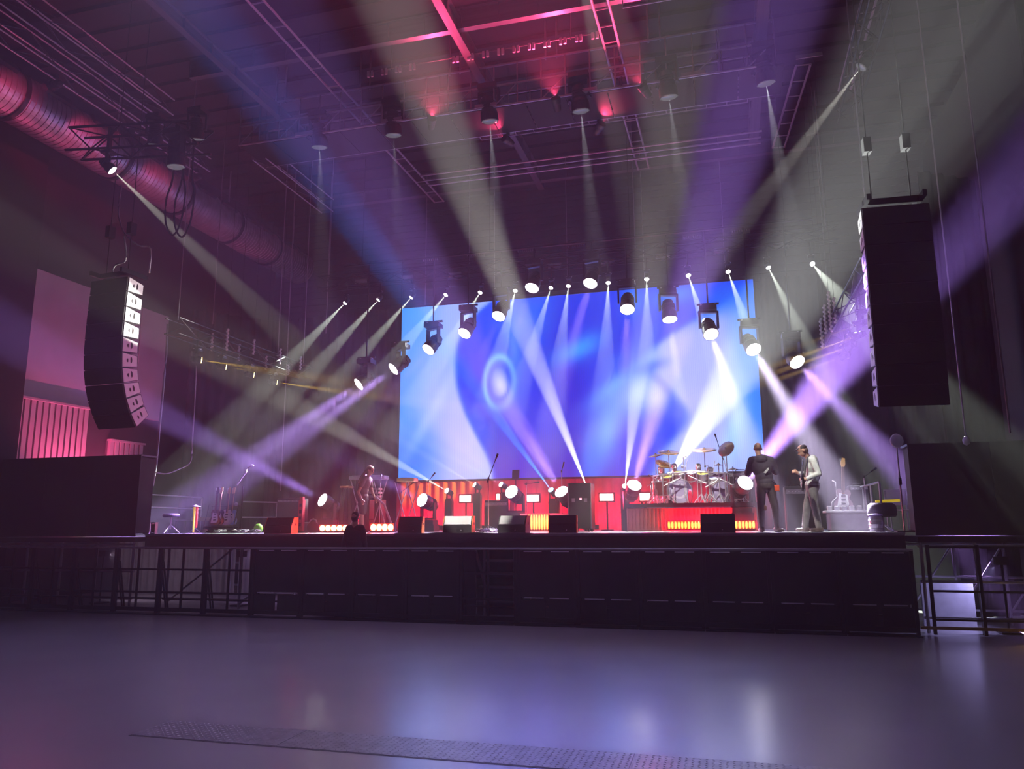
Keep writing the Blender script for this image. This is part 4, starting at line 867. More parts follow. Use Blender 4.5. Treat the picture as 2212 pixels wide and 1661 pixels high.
# ---- guitars
def guitar_mesh(bodycol, key, acoustic=False):
    """guitar standing on its lower bout, neck up, face to -y; returns parts"""
    out = [(.0, 0), (.12, .01), (.165, .07), (.165, .14), (.125, .20), (.10, .235), (.12, .28), (.135, .33), (.11, .385), (.05, .40), (.03, .37), (-.03, .37), (-.05, .41), (-.115, .40), (-.14, .34), (-.12, .28), (-.10, .235), (-.125, .20), (-.165, .14), (-.165, .07), (-.12, .01)]
    return out
def guitar(label, loc, q, bodym, neckm=MAPLE, sc=1.0, name='guitar', group=None, strap=False):
    t = thing(name, label, 'guitar', loc, 0, group); t.rotation_mode = 'QUATERNION'; t.rotation_quaternion = q; t.scale = (sc,) * 3
    k = 'gb' + bodym.name
    b = MB().prism(guitar_mesh(0, 0), -.022, .022).build('body', bodym, t, key=k)
    MB().box((0, -.025, .57), (.048, .022, .52)).build('neck', neckm, t, key='gn' + neckm.name)
    MB().box((0, -.038, .58), (.044, .006, .5)).build('fingerboard', mat('rosewood', (.07, .035, .02), .5), t, key='gf')
    MB().prism([(-.028, .83), (.028, .83), (.045, .88), (.04, 1.0), (-.01, 1.01), (-.042, .9)], -.034, -.016).build('headstock', neckm, t, key='gh' + neckm.name)
    for i in range(6): unit_bar('tuning_peg', CHROME, t, (-.05, -.025, .87 + i * .022), (-.035, -.025, .87 + i * .022), .006, 6)
    for z in (.13, .2, .27): unit_box('pickup', RUBBER, t, (0, -.026, z), (.075, .012, .026))
    unit_box('bridge', CHROME, t, (0, -.027, .085), (.07, .014, .03))
    MB().prism([(-.11, .06), (.06, .05), (.1, .12), (.07, .3), (-.08, .33), (-.09, .2)], -.026, -.0215).build('scratch_plate', WHITE, t, key='gp')
    return t
QI = Quaternion((1, 0, 0), math.radians(-10))
t = thing('guitar_rack', 'guitar rack at the left of the stage holding four guitars', 'guitar rack', D(478, 17.8))
for s in (-1, 1):
    for y in (-.16, .2): unit_bar('upright', BLACKM, t, (s * .45, y, 0), (s * .45, .05 if y < 0 else .2, .72), .014)
    unit_bar('foot', BLACKM, t, (s * .45, -.2, .015), (s * .45, .25, .015), .015)
unit_bar('neck_rail', BLACKM, t, (-.45, .16, .70), (.45, .16, .70), .016); unit_bar('body_rail', RUBBER, t, (-.45, -.1, .16), (.45, -.1, .16), .02); unit_bar('body_rail', RUBBER, t, (-.45, .1, .14), (.45, .1, .14), .02)
GM = [mat('dark_sunburst', (.10, .03, .015), .25), mat('black_gloss', (.012, .012, .014), .15), mat('white_gloss', (.75, .75, .8), .2), mat('pale_blue_gloss', (.35, .5, .8), .2)]
for i, px in enumerate((463, 471, 488, 498)):
    c = D(px, 17.72 + .03 * i); guitar('%s guitar standing in the left rack, %s from the left' % (('dark sunburst', 'black', 'white', 'pale blue')[i], ORD[i]), (c.x, c.y, DECK + .2), QI @ Quaternion((0, 1, 0), math.radians(-4)), GM[i], (BLACKM, MAPLE, MAPLE, MAPLE)[i], 1.0, group='guitars in the left rack')
t = thing('work_table', 'low dark table left of the guitar rack with pale cloth edge', 'table', D(425, 18.4)); unit_box('top', BLACK, t, (0, .2, .34), (1.5, .5, .04)); unit_box('cloth_edge', mat('khaki_cloth', (.30, .27, .16), .8), t, (.3, -.06, .36), (.9, .02, .10))
for sx in (-1, 1):
    for y in (0, .4): unit_bar('leg', BLACKM, t, (sx * .68, y, 0), (sx * .68, y, .33), .016)
p = D(420, 17.2); t = thing('stand_tubes', 'yellow and red tubes on a thin stand at the left', 'tube stand', p)
for k, (dx, m_) in enumerate(((-.03, mat('yellow_tube', (.9, .7, .05), .4, emit=(.9, .65, .03), estr=.5)), (.05, mat('red_tube', (.9, .05, .02), .4, emit=(.9, .05, .02), estr=.5)))): MB().cyl((dx, 0, .14 if k else .02), (dx - .01, 0, .66), .022, .03).build('tube', m_, t)
MB().lathe([(.0, .72), (.03, .71), (.12, .675), (.12, .665), (.0, .665)], 16).build('top_disc', STEELG, t, smooth=True)
unit_bar('pole', BLACKM, t, (0, .03, 0), (0, .03, .67), .012)
for k in range(3): unit_bar('foot', STEELG, t, (0, .03, .12), (.17 * math.cos(k * 2.1), .03 + .17 * math.sin(k * 2.1), .01), .009, 6)
t = thing('desk_lamp_arm', 'white jointed arm rising from the left guitar rack', 'arm', D(515, 17.9)); z = PY(515, 1050, 17.9).z - DECK
unit_bar('post', BLACKM, t, (0, .1, 0), (0, .1, z), .02); pts = [PY(a, b, 17.95) - t.location for a, b in ((512, 1048), (524, 1030), (532, 1020), (533, 1012), (545, 1006))]
MB().tube(pts, .018).build('arm', WHITE, t); MB().ell(pts[-1], (.05, .03, .03)).build('arm_head', WHITE, t, smooth=True)
o = MB().ell((0, 0, 0), (.05, .05, .05)).build('arm_bulb', WHITE, t, smooth=True); o.location = PY(510, 1089, 17.9) - t.location
# tangle of cables and small stuff along the left edge
for i in range(9):
    px = 440 + i * 14.5; c = D(px, 16.0 + .1 * (i % 3)); n = 26; rr = random.uniform(.06, .11); a0 = random.random() * 6
    pts = [V((rr * (1 + .3 * math.sin(k * .9 + i)) * math.cos(k * .55 + a0), rr * .8 * math.sin(k * .55 + a0), .02 + .006 * (k // 3) + .03 * abs(math.sin(k * .7 + i)))) for k in range(n)]
    o = MB().tube(pts, .012, 5).build('cable_coil', (WHITE, RUBBER, STEELG)[i % 3], smooth=True); o.location = c; tag(o, '%s cable coil in the tangle at the left stage edge, %s from the left' % (('white', 'black', 'grey')[i % 3], ORD[i]), 'cable', 'cable coils at the left stage edge')
for i in range(6):
    px = 1036 + i * 7; c = D(px, 16.2 + .12 * (i % 2)); rr = .07; pts = [V((rr * math.cos(k * .6 + i), rr * .8 * math.sin(k * .6 + i * 2), .015 + .01 * (k // 4) + .03 * abs(math.sin(k + i)))) for k in range(22)]
    o = MB().tube(pts, .011, 5).build('cable_coil', (WHITE, STEELG)[i % 2], smooth=True); o.location = c; tag(o, '%s cable coil at the microphone stand foot, %s from the left' % (('white', 'grey')[i % 2], ORD[i]), 'cable', 'cable coils at the microphone stand')
t = thing('green_bag', 'bright green bag with a dark folded flap at the left', 'bag', D(556, 16.6)); MB().ell((.03, 0, .12), (.11, .1, .11), 14, 9).build('body', mat('green_fabric', (.25, .7, .04), .6), t, smooth=True); MB().add([(-.16, 0, .05), (-.02, -.02, .3), (.05, 0, .12), (-.05, .08, .05)], [(0, 1, 2), (0, 2, 3), (0, 3, 1), (1, 3, 2)]).build('flap', mat('olive_fabric', (.12, .16, .06), .7), t)
t = thing('drum_throne', 'dark round stool at the far left of the stage', 'stool', D(368, 16.8)); MB().lathe([(.02, .40), (.19, .40), (.21, .44), (.18, .49), (.02, .5)], 20).build('seat', RUBBER, t, smooth=True); unit_bar('pole', CHROME, t, (0, 0, .1), (0, 0, .4), .02)
for k in range(3): unit_bar('leg', CHROME, t, (0, 0, .22), (.22 * math.cos(k * 2.1 + .5), .22 * math.sin(k * 2.1 + .5), .012), .012, 6)
for i, px in enumerate((318, 333)):
    t = thing('lantern', 'small amber glass lantern at the far left stage edge, %s one' % ('left', 'right')[i], 'lantern', D(px, 15.7), 0, 'amber lanterns at the left edge')
    for s in (-1, 1): unit_box('frame', ALU, t, (s * .055, 0, .13), (.012, .09, .24))
    unit_box('cap', ALU, t, (0, 0, .26), (.14, .1, .02)); unit_box('glass', mat('amber_glass', (.6, .3, .12), .2), t, (0, 0, .13), (.09, .06, .2)); unit_box('foot', ALU, t, (0, 0, .01), (.14, .1, .02))
# railings
def railing(label, pts, zs, m=STEELG, posts=None):
    p0 = V(pts[0]); t = thing('guard_rail', label, 'railing', p0)
    for z in zs:
        for a, b in zip(pts[:-1], pts[1:]): unit_bar('rail', m, t, V(a) + V((0, 0, z)) - p0, V(b) + V((0, 0, z)) - p0, .022)
    for p in (posts or pts): unit_bar('post', m, t, V(p) - p0, V(p) + V((0, 0, max(zs))) - p0, .022)
    return t
railing('pale guard rail at the far left of the stage', [D(318, 18.8), D(432, 21.5)], (.72, 1.08), CABW)
railing('red lit guard rail behind the guitar rack', [D(520, 22.0), D(596, 23.2)], (.45, .95), CABW)
a, b = D(1958, 17.2), D(1880, 20.5); b.x = a.x = 2.85; railing('guard rail along the right edge of the stage', [V((2.9, 16.4, DECK)), V((2.9, 20.2, DECK))], (.3, .95), STEELG, [V((2.9, 16.4 + k * .95, DECK)) for k in range(5)])
# ---- right hand side gear
p = D(1838, 18.0); t = thing('draped_table', 'table with purple lit cloth right of the guitarist', 'table', p)
MB().bbox((0, .3, .41), (.95, .6, .05), .01).build('top', WHITE, t); MB().bbox((0, .3, .19), (.82, .54, .38), .03).build('cloth', mat('grey_cloth', (.40, .38, .45), .8), t)
for i in range(6): o = MB().bbox((0, 0, .05), (.10, .12, .1), .012).build('effects_pedal', (WHITE, ALU, STEELG)[i % 3]); o.location = (p.x - .38 + i * .15, p.y + .12, DECK + .435); tag(o, '%s pedal on the draped table, %s from the left' % (('white', 'silver', 'grey')[i % 3], ORD[i]), 'pedal', 'pedals on the draped table')
c = D(1832, 17.85); guitar('pale guitar with long maple neck upright on the draped table', (c.x, c.y + .45, DECK + .44), Quaternion((1, 0, 0), math.radians(-6)) @ Quaternion((0, 1, 0), math.radians(4)), mat('dusky_purple_gloss', (.26, .17, .2), .25), MAPLE, 1.15)
t = thing('guitar_stand', 'white tubular guitar stand on the draped table', 'guitar stand', (p.x - .2, p.y + .3, DECK + .435)); MB().tube([(-.12, 0, 0), (-.1, 0, .18), (.02, 0, .3), (.0, 0, .62), (-.06, 0, .66)], .016).build('frame', WHITE, t, smooth=True); MB().tube([(-.1, 0, .0), (.14, 0, 0), (.14, .1, 0)], .016).build('foot', WHITE, t)
amp('black amplifier right of the upright pale guitar', 1863, 18.6, .42, .55, z=DECK + .44)
MB().bbox((0, 0, 0), (.6, .5, .43), .015).build('amp_case', BLACK).location = (D(1868, 18.8).x, 18.8, DECK + .215); tag(bpy.data.objects['amp_case'], 'black case under the right amplifier', 'case')
cc = D(1863, 18.4); stand('black microphone stand leaning over the right amplifier', 1866, 1030, 18.2, (.14, 0, .1))
t = thing('drum_throne', 'large black round stool at the right stage edge', 'stool', D(1908, 16.6)); MB().lathe([(.02, .28), (.24, .28), (.27, .33), (.26, .5), (.2, .55), (.02, .56)], 24).build('seat', RUBBER, t, smooth=True); unit_bar('pole', CHROME, t, (0, 0, .06), (0, 0, .3), .03)
for k in range(4): unit_bar('leg', CHROME, t, (0, 0, .15), (.24 * math.cos(k * 1.57 + .5), .24 * math.sin(k * 1.57 + .5), .015), .014, 6)
t = thing('lidded_barrel', 'small shiny lidded barrel left of the black stool', 'barrel', D(1893, 16.3)); MB().lathe([(.10, 0), (.12, .02), (.13, .15), (.12, .28), (.10, .30)], 18).build('body', CHROME, t, smooth=True); MB().lathe([(.02, .345), (.13, .33), (.135, .30), (.02, .30)], 18).build('lid', mat('violet_lid', (.4, .3, .7), .3), t, smooth=True)
for k in range(3): MB().lathe([(.131, .06 + k * .08), (.137, .065 + k * .08), (.131, .07 + k * .08)], 18, None, False).build('hoop', STEELG, t)
t = thing('folding_chair', 'pale plastic chair behind the black stool at right', 'chair', D(1945, 17.2)); unit_box('seat', WHITE, t, (0, 0, .42), (.42, .42, .03)); unit_box('backrest', WHITE, t, (0, .2, .68), (.42, .03, .32))
for sx in (-1, 1):
    for sy in (-1, 1): unit_bar('leg', STEELG, t, (sx * .19, sy * .19, 0), (sx * .19, sy * .19, .42 if sy < 0 else .82), .014)
o = MB().cyl((0, 0, 0), (.45, .1, .02), .028).build('yellow_roll', MATS['yellow_tube']); o.location = D(1900, 17.0) + V((.0, 0, .62)); 
tag(o, 'yellow tipped tube lying across the black stool back', 'tube'); o.location = D(1895, 16.9) + V((0, -.1, .585))
c = PY(1937, 952, 15.75); t = thing('pedestal_fan', 'small round pale fan head on a thin pole at right', 'fan', (c.x, 15.75, DECK)); h = c.z - DECK
unit_bar('pole', STEELG, t, (0, .05, 0), (0, .05, h), .014); MB().lathe([(.02, -.03), (.12, -.03), (.135, 0), (.12, .03), (.02, .04)], 20, Matrix.Translation((0, 0, h)) @ Matrix.Rotation(math.pi / 2, 4, 'X') @ Matrix.Rotation(.4, 4, 'Y')).build('fan_cage', CABW, t, smooth=True)
MB().lathe([(.01, -.045), (.035, -.04), (.035, -.03)], 12, Matrix.Translation((0, 0, h)) @ Matrix.Rotation(math.pi / 2, 4, 'X') @ Matrix.Rotation(.4, 4, 'Y')).build('hub', BLACK, t); unit_box('foot', BLACKM, t, (0, .05, .015), (.3, .3, .03)); unit_box('control_box', BLACK, t, (0, .03, h * .55), (.05, .04, .12))

# ---- drum kit, every drum and cymbal its own thing
def drum(name, label, c, r, d, axis, shell, head=WHITE, lugs=8, group='drums of the kit', cat='drum'):
    """shell along axis; c = centre of the front head"""
    axis = V(axis).normalized(); q = axis.to_track_quat('Z', 'Y'); t = thing(name, label, cat, c, 0, group); t.rotation_mode = 'QUATERNION'; t.rotation_quaternion = q
    k = '%s%.2f%.2f' % (shell.name, r, d)
    MB().lathe([(r, 0), (r, -d)], 24, None, False).build('shell', shell, t, key='sh' + k, smooth=True)
    for z in (0, -d): MB().lathe([(r * .98, z - .012), (r * 1.03, z - .012), (r * 1.03, z + .012), (r * .98, z + .012)], 24, None, False).build('hoop', CHROME, t, key='ho%.2f%.2f' % (r, z))
    for z, nm in ((.002, 'head'), (-d - .002, 'rear_head')): MB().lathe([(.001, z), (r * .99, z)], 24, None, False).build(nm, head, t, key='hd%.2f%.3f%s' % (r, z, head.name))
    for i in range(lugs):
        a = 2 * math.pi * i / lugs; unit_bar('lug', CHROME, t, (r * 1.02 * math.cos(a), r * 1.02 * math.sin(a), -.01), (r * 1.02 * math.cos(a), r * 1.02 * math.sin(a), -d * .6), .009, 5)
    return t
SHELL = mat('chrome_red_shell', (.55, .10, .10), .2, .7); SHELL2 = mat('silver_shell', (.6, .58, .58), .2, .9); YEL = mat('yellow_green_head', (.75, .75, .12), .5); VIO = mat('violet_head', (.30, .26, .42), .5)
YD = 19.7
c = PY(1468, 1062, YD); bd = drum('bass_drum', 'large bass drum with violet front head on the riser', c, .30, .42, (0, -1, 0), SHELL2, VIO, 10); bd.location.z = RZ + .325
MB().lathe([(.14, .006), (.19, .008), (.19, .004)], 24, None, False).build('head_emblem_ring', mat('pale_print', (.5, .48, .6), .5), bd)
for k in range(7): unit_box('head_lettering', MATS['pale_print'], bd, (-.09 + k * .03, .235, .006), (.018, .022, .004))
c = PY(1562, 1066, YD + .1); b2 = drum('bass_drum', 'second bass drum at the right side of the kit, red lit', c, .27, .42, (.1, -1, 0), SHELL, VIO, 10); b2.location.z = RZ + .29
TO = [(1440, 1028, .15), (1466, 1022, .13), (1492, 1020, .13), (1518, 1022, .14)]
for i, (a, b, r) in enumerate(TO): drum('tom_drum', 'small mounted tom with yellow green head, %s from the left' % ORD[i], PY(a, b, YD + .05), r, .2, (0, -.45, .9), SHELL2 if i % 2 else SHELL, YEL if i in (0, 1, 3) else WHITE, 6)
for i, (a, b, r, h) in enumerate(((1424, 1054, .18, .34), (1590, 1060, .19, .36), (1612, 1066, .18, .34))):
    f = drum('floor_tom', ('floor tom at the left end of the kit', 'floor tom at the right end of the kit', 'outermost right floor tom beside the wash light')[i], PY(a, b - 14, YD - .1 + .2 * i), r, h, (0, -.1, 1), SHELL, WHITE, 6)
    for k in range(3): unit_bar('leg', CHROME, f, (r * 1.06 * math.cos(k * 2.1), r * 1.06 * math.sin(k * 2.1), -.08), (r * 1.06 * math.cos(k * 2.1), r * 1.06 * math.sin(k * 2.1), -(f.location.z - RZ)), .01, 6)
sn = drum('snare_drum', 'white lit snare drum at the right of the kit', PY(1540, 1033, YD + .3), .17, .14, (0, -.3, 1), WHITE, WHITE, 8)
for k in range(3): unit_bar('leg', CHROME, sn, (.1 * math.cos(k * 2.1), .1 * math.sin(k * 2.1), -.15), (.2 * math.cos(k * 2.1), .2 * math.sin(k * 2.1), -(sn.location.z - RZ) + .05), .01, 6)
def cymbal(label, px, py, Y, r, tilt, m=BRASS, pan=0, roll=0):
    c = PY(px, py, Y); h = c.z - RZ; t = thing('cymbal_stand', label, 'cymbal', (c.x, Y, RZ), 0, 'cymbals of the kit')
    for k in range(3): unit_bar('leg', CHROME, t, (0, 0, .26), (.26 * math.cos(k * 2.1 + pan), .26 * math.sin(k * 2.1 + pan), .012), .011, 6)
    unit_bar('pole', CHROME, t, (0, 0, .14), (0, 0, h - .01), .012)
    Mx = Matrix.Translation((0, 0, h)) @ Matrix.Rotation(tilt, 4, 'X') @ Matrix.Rotation(roll, 4, 'Y')
    MB().lathe([(.004, .035), (.03, .03), (.05, .014), (r * .6, .004), (r, -.012), (r, -.016), (r * .6, -.001), (.05, .008), (.004, .02)], 28, Mx, False).build('cymbal', m, t, smooth=True)
    MB().lathe([(.014, .034), (.014, .055), (.005, .06)], 10, Mx).build('wing_nut', BLACK, t); return t
cymbal('wide crash cymbal at the upper left of the kit', 1444, 976, YD + .2, .28, .30, BRASS, 0, .1); cymbal('low left cymbal lit red', 1434, 1001, YD, .21, .5, BRASS, .4, .35); cymbal('small cymbal at the far left edge of the kit', 1416, 983, YD + .3, .19, .25, BRASS, .7, -.15)
cymbal('flat crash cymbal high over the kit centre', 1521, 971, YD + .1, .31, .26, BRASS, .3); cymbal('large upright tilted ride cymbal at the upper right of the kit', 1568, 969, YD + .1, .22, 1.0, mat('dark_bronze', (.22, .16, .12), .3, .9), .2, -.5); cymbal('tiny splash cymbal above the kit middle', 1476, 986, YD, .10, .1, MATS['dark_bronze'], .9)
cymbal('thin cymbal stack behind the snare drum', 1552, 1004, YD + .5, .11, .08, BRASS, .5); cymbal('short hi-hat by the right floor toms', 1583, 1013, YD + .2, .13, .05, BRASS, .1)
t = thing('drum_rack', 'chrome tube rack around the front of the drum kit', 'drum rack', (PY(1500, 1060, YD).x, YD - .25, RZ))
rp = [V((-1.0, .4, .72)), V((-.75, 0, .72)), V((.0, -.1, .78)), V((.75, 0, .72)), V((1.05, .5, .72))]
MB().tube(rp, .02, 8).build('front_bar', CHROME, t, smooth=True)
for i, p in enumerate((rp[1], rp[3], rp[0], rp[4])): unit_bar('upright', CHROME, t, (p.x, p.y, 0), p, .02); unit_box('foot', RUBBER, t, (p.x, p.y, .015), (.1, .06, .03))
for i in range(9): MB().cyl((0, -.03, 0), (0, .03, 0), .03).build('clamp', CHROME, t, key='rclamp').location = rp[1].lerp(rp[3], i / 8) + V((0, -.02, .04 if 2 < i < 6 else 0))
for i in range(6):
    x_ = -.85 + i * .33; unit_bar('arm', CHROME, t, (x_, 0, .74), (x_ + .06 * (-1) ** i, .1, .98 + .06 * (i % 3)), .009, 6)
t = thing('bass_pedal', 'kick drum pedal in front of the second bass drum', 'pedal', (D(1545, YD - .3).x, YD - .35, RZ)); unit_box('board', CHROME, t, (0, 0, .04), (.09, .28, .015), Quaternion((1, 0, 0), .12)); unit_bar('beater', CHROME, t, (0, .12, .02), (0, .16, .24), .01); unit_box('base', BLACKM, t, (0, 0, .01), (.12, .3, .015))
o = MB().ell((0, 0, .17), (.05, .04, .17), 12, 8).build('red_towel', mat('bright_red_cloth', (.75, .03, .08), .7), smooth=True); o.location = (PY(1490, 1060, 19.2).x, 19.22, RZ); tag(o, 'bright pinkish red cloth hanging beside the bass drum', 'towel')

# drum microphones and slim hardware crowding the kit
for i, (a, b) in enumerate(((1412, 1030), (1430, 1022), (1452, 1012), (1480, 1008), (1505, 1010), (1530, 1006), (1575, 1026), (1598, 1034))):
    c = PY(a, b, YD - .22 - .05 * (i % 3)); h = c.z - RZ; t = thing('drum_microphone', 'small drum microphone on a thin chrome stand, %s from the left' % ORD[i], 'microphone', (c.x, c.y, RZ), 0, 'drum microphones round the kit')
    unit_bar('pole', CHROME, t, (0, 0, .02), (0, 0, h), .009, 6); unit_box('foot', BLACKM, t, (0, 0, .012), (.12, .12, .024)); unit_bar('arm', CHROME, t, (0, 0, h), (.08 * (-1) ** i, .08, h + .03), .008, 6)
    MB().cyl((0, 0, 0), (0, .06, -.03), .014, .024).ell((0, .07, -.035), (.026, .026, .026), 8, 6).build('capsule', CHROME, t, smooth=True, key='drum_mic').location = (.08 * (-1) ** i, .08, h + .03)
for i, (a, b, r) in enumerate(((1428, 1010, .07), (1456, 1004, .06), (1508, 1004, .06), (1534, 1012, .07))):
    drum('accent_drum', 'tiny accent drum with pale head over the kit, %s from the left' % ORD[i], PY(a, b, YD + .25), r, .16, (0, -.5, .85), SHELL2, YEL if i % 2 == 0 else WHITE, 6)

for i, (a, b, h0, lean) in enumerate(((1408, 1050, .5, .25), (1420, 1042, .6, -.2), (1446, 1046, .5, .3), (1516, 1048, .55, -.3), (1534, 1056, .45, .25), (1556, 1044, .6, .2), (1574, 1050, .5, -.25), (1604, 1054, .45, .3))):
    c = PY(a, 1080, YD - .3 + .06 * (i % 2)); t = thing('hardware_stand', 'chrome drum hardware stand in front of the kit, %s from the left' % ORD[i], 'drum stand', (c.x, c.y, RZ), 0, 'chrome hardware stands of the kit')
    for k in range(3): unit_bar('leg', CHROME, t, (0, 0, .24), (.19 * math.cos(k * 2.1 + i), .19 * math.sin(k * 2.1 + i), .012), .012, 6)
    unit_bar('pole', CHROME, t, (0, 0, .1), (0, 0, h0), .014, 8); unit_bar('boom', CHROME, t, (-lean * .4, 0, h0 - .06), (lean, .1, h0 + .14), .011, 6); MB().cyl((0, -.025, h0), (0, .025, h0), .028).build('tilter', CHROME, t)

# ================================================================== PEOPLE
def cap_mesh(b, a, ra, c, rc, n=12):
    """tapered capsule as closed surface"""
    a, c = V(a), V(c); d = c - a; L = max(d.length, 1e-4); q = d.normalized().to_track_quat('Z', 'Y'); prof = []
    for k in range(5): t_ = math.pi / 2 * (1 - k / 4); prof.append((max(1e-4, ra * math.cos(t_)), -ra * math.sin(t_)))
    for k in range(5): t_ = math.pi / 2 * k / 4; prof.append((max(1e-4, rc * math.cos(t_)), L + rc * math.sin(t_)))
    Mx = Matrix.Translation(a) @ q.to_matrix().to_4x4(); b.lathe(prof, n, Mx)
def blob(name, prims, mats, parent, voxel=.010, smooth_it=4):
    """one continuous skin over capsules ('c', a, ra, b, rb, tag) and ellipsoids ('e', centre, radii, R, tag); tag picks the material"""
    b = MB()
    for p in prims:
        if p[0] == 'c': cap_mesh(b, p[1], p[2], p[3], p[4])
        else: b.ell(p[1], p[2], 16, 10, p[3])
    me = bpy.data.meshes.new(name + '_raw'); me.from_pydata(b.v, [], b.f); me.update()
    bm = bmesh.new(); bm.from_mesh(me); bmesh.ops.remove_doubles(bm, verts=bm.verts, dist=2e-4); bmesh.ops.recalc_face_normals(bm, faces=bm.faces); bm.to_mesh(me); bm.free()
    o = bpy.data.objects.new(name, me); COL.objects.link(o)
    r = o.modifiers.new('r', 'REMESH'); r.mode = 'VOXEL'; r.voxel_size = voxel
    s = o.modifiers.new('s', 'SMOOTH'); s.factor = .5; s.iterations = smooth_it
    dg = bpy.context.evaluated_depsgraph_get(); me2 = bpy.data.meshes.new_from_object(o.evaluated_get(dg)); o.modifiers.clear(); o.data = me2; bpy.data.meshes.remove(me)
    for m in mats: me2.materials.append(m)
    n = len(me2.polygons); cs = np.zeros(n * 3); me2.polygons.foreach_get('center', cs); cs = cs.reshape(-1, 3); best = np.full(n, 1e9); idx = np.zeros(n, int)
    for p in prims:
        if p[0] == 'c':
            a, c = np.array(p[1], float), np.array(p[3], float); d = c - a; t_ = np.clip(((cs - a) @ d) / max(1e-9, d @ d), 0, 1); ds = np.linalg.norm(cs - (a + t_[:, None] * d), axis=1) - (p[2] + (p[4] - p[2]) * t_)
        else:
            R = np.array(p[3]) if p[3] is not None else np.eye(3); q = (cs - np.array(p[1], float)) @ R; rr = np.array(p[2], float); k0 = np.linalg.norm(q / rr, axis=1); ds = (k0 - 1) * min(rr)
        w = ds < best; best[w] = ds[w]; idx[w] = p[-1]
    me2.polygons.foreach_set('material_index', idx); me2.polygons.foreach_set('use_smooth', [True] * n); me2.update()
    o.parent = parent; return o
def hand(prims, wrist, fwd, out, side_tag, curl=.6, s=1.0):
    """palm with four curled fingers and a thumb; fwd = along the hand, out = towards the thumb side, fingers curl towards fwd x out"""
    w, f, o = V(wrist), V(fwd).normalized(), V(out).normalized(); n = f.cross(o).normalized(); o = n.cross(f).normalized()
    prims.append(('e', tuple(w + f * .05 * s), (.043 * s, .022 * s, .055 * s), Matrix((o, n, f)).transposed(), side_tag))
    for i, (k, L) in enumerate(((.030, .036), (.010, .040), (-.010, .037), (-.028, .030))):
        a = w + f * .088 * s + o * k * s; d1 = (f * math.cos(curl) + n * math.sin(curl)); b = a + d1 * L * s; d2 = (f * math.cos(curl * 2.2) + n * math.sin(curl * 2.2)); c = b + d2 * L * .9 * s
        prims.append(('c', tuple(a), .0095 * s, tuple(b), .009 * s, side_tag)); prims.append(('c', tuple(b), .009 * s, tuple(c), .0075 * s, side_tag))
    a = w + f * .02 * s + o * .035 * s; b = a + (f * .7 + o * .55 + n * .25).normalized() * .04 * s; c = b + (f * .85 + n * .5).normalized() * .032 * s
    prims.append(('c', tuple(a), .012 * s, tuple(b), .0105 * s, side_tag)); prims.append(('c', tuple(b), .0105 * s, tuple(c), .009 * s, side_tag))
def head(prims, c, R, skin, eye, mouth, ears=True):
    """head looking along local -y of R"""
    R = R if R is not None else Matrix.Identity(3); c = V(c); P = lambda x, y, z: tuple(c + R @ V((x, y, z)))
    prims += [('e', P(0, .012, .03), (.075, .095, .088), R, skin), ('e', P(0, -.02, -.045), (.058, .07, .07), R, skin), ('e', P(0, -.04, -.085), (.036, .04, .03), R, skin),
              ('e', P(0, -.098, -.018), (.014, .022, .026), R, skin), ('e', P(0, -.082, -.062), (.026, .012, .009), R, mouth)]
    for s in (-1, 1):
        prims.append(('e', P(s * .031, -.08, .012), (.015, .012, .009), R, eye)); prims.append(('e', P(s * .078, .012, -.012), (.012, .022, .034), R, skin))
EYE = mat('eye_dark', (.03, .02, .02), .3); LIP = mat('lips', (.45, .18, .15), .5)
def foot(prims, ankle, d, tag_, s=1.0):
    a = V(ankle); d = V((d[0], d[1], 0)).normalized(); h = V((a.x, a.y, .045)) - d * .05; t_ = V((a.x, a.y, .038)) + d * .15
    prims.append(('c', tuple(h), .046 * s, tuple(t_), .036 * s, tag_)); prims.append(('c', tuple(a), .05 * s, tuple(h + d * .05), .05 * s, tag_))
    m = (h + t_) / 2; prims.append(('e', (m.x, m.y, .02), (.055 * s, .055 * s, .022), None, tag_))

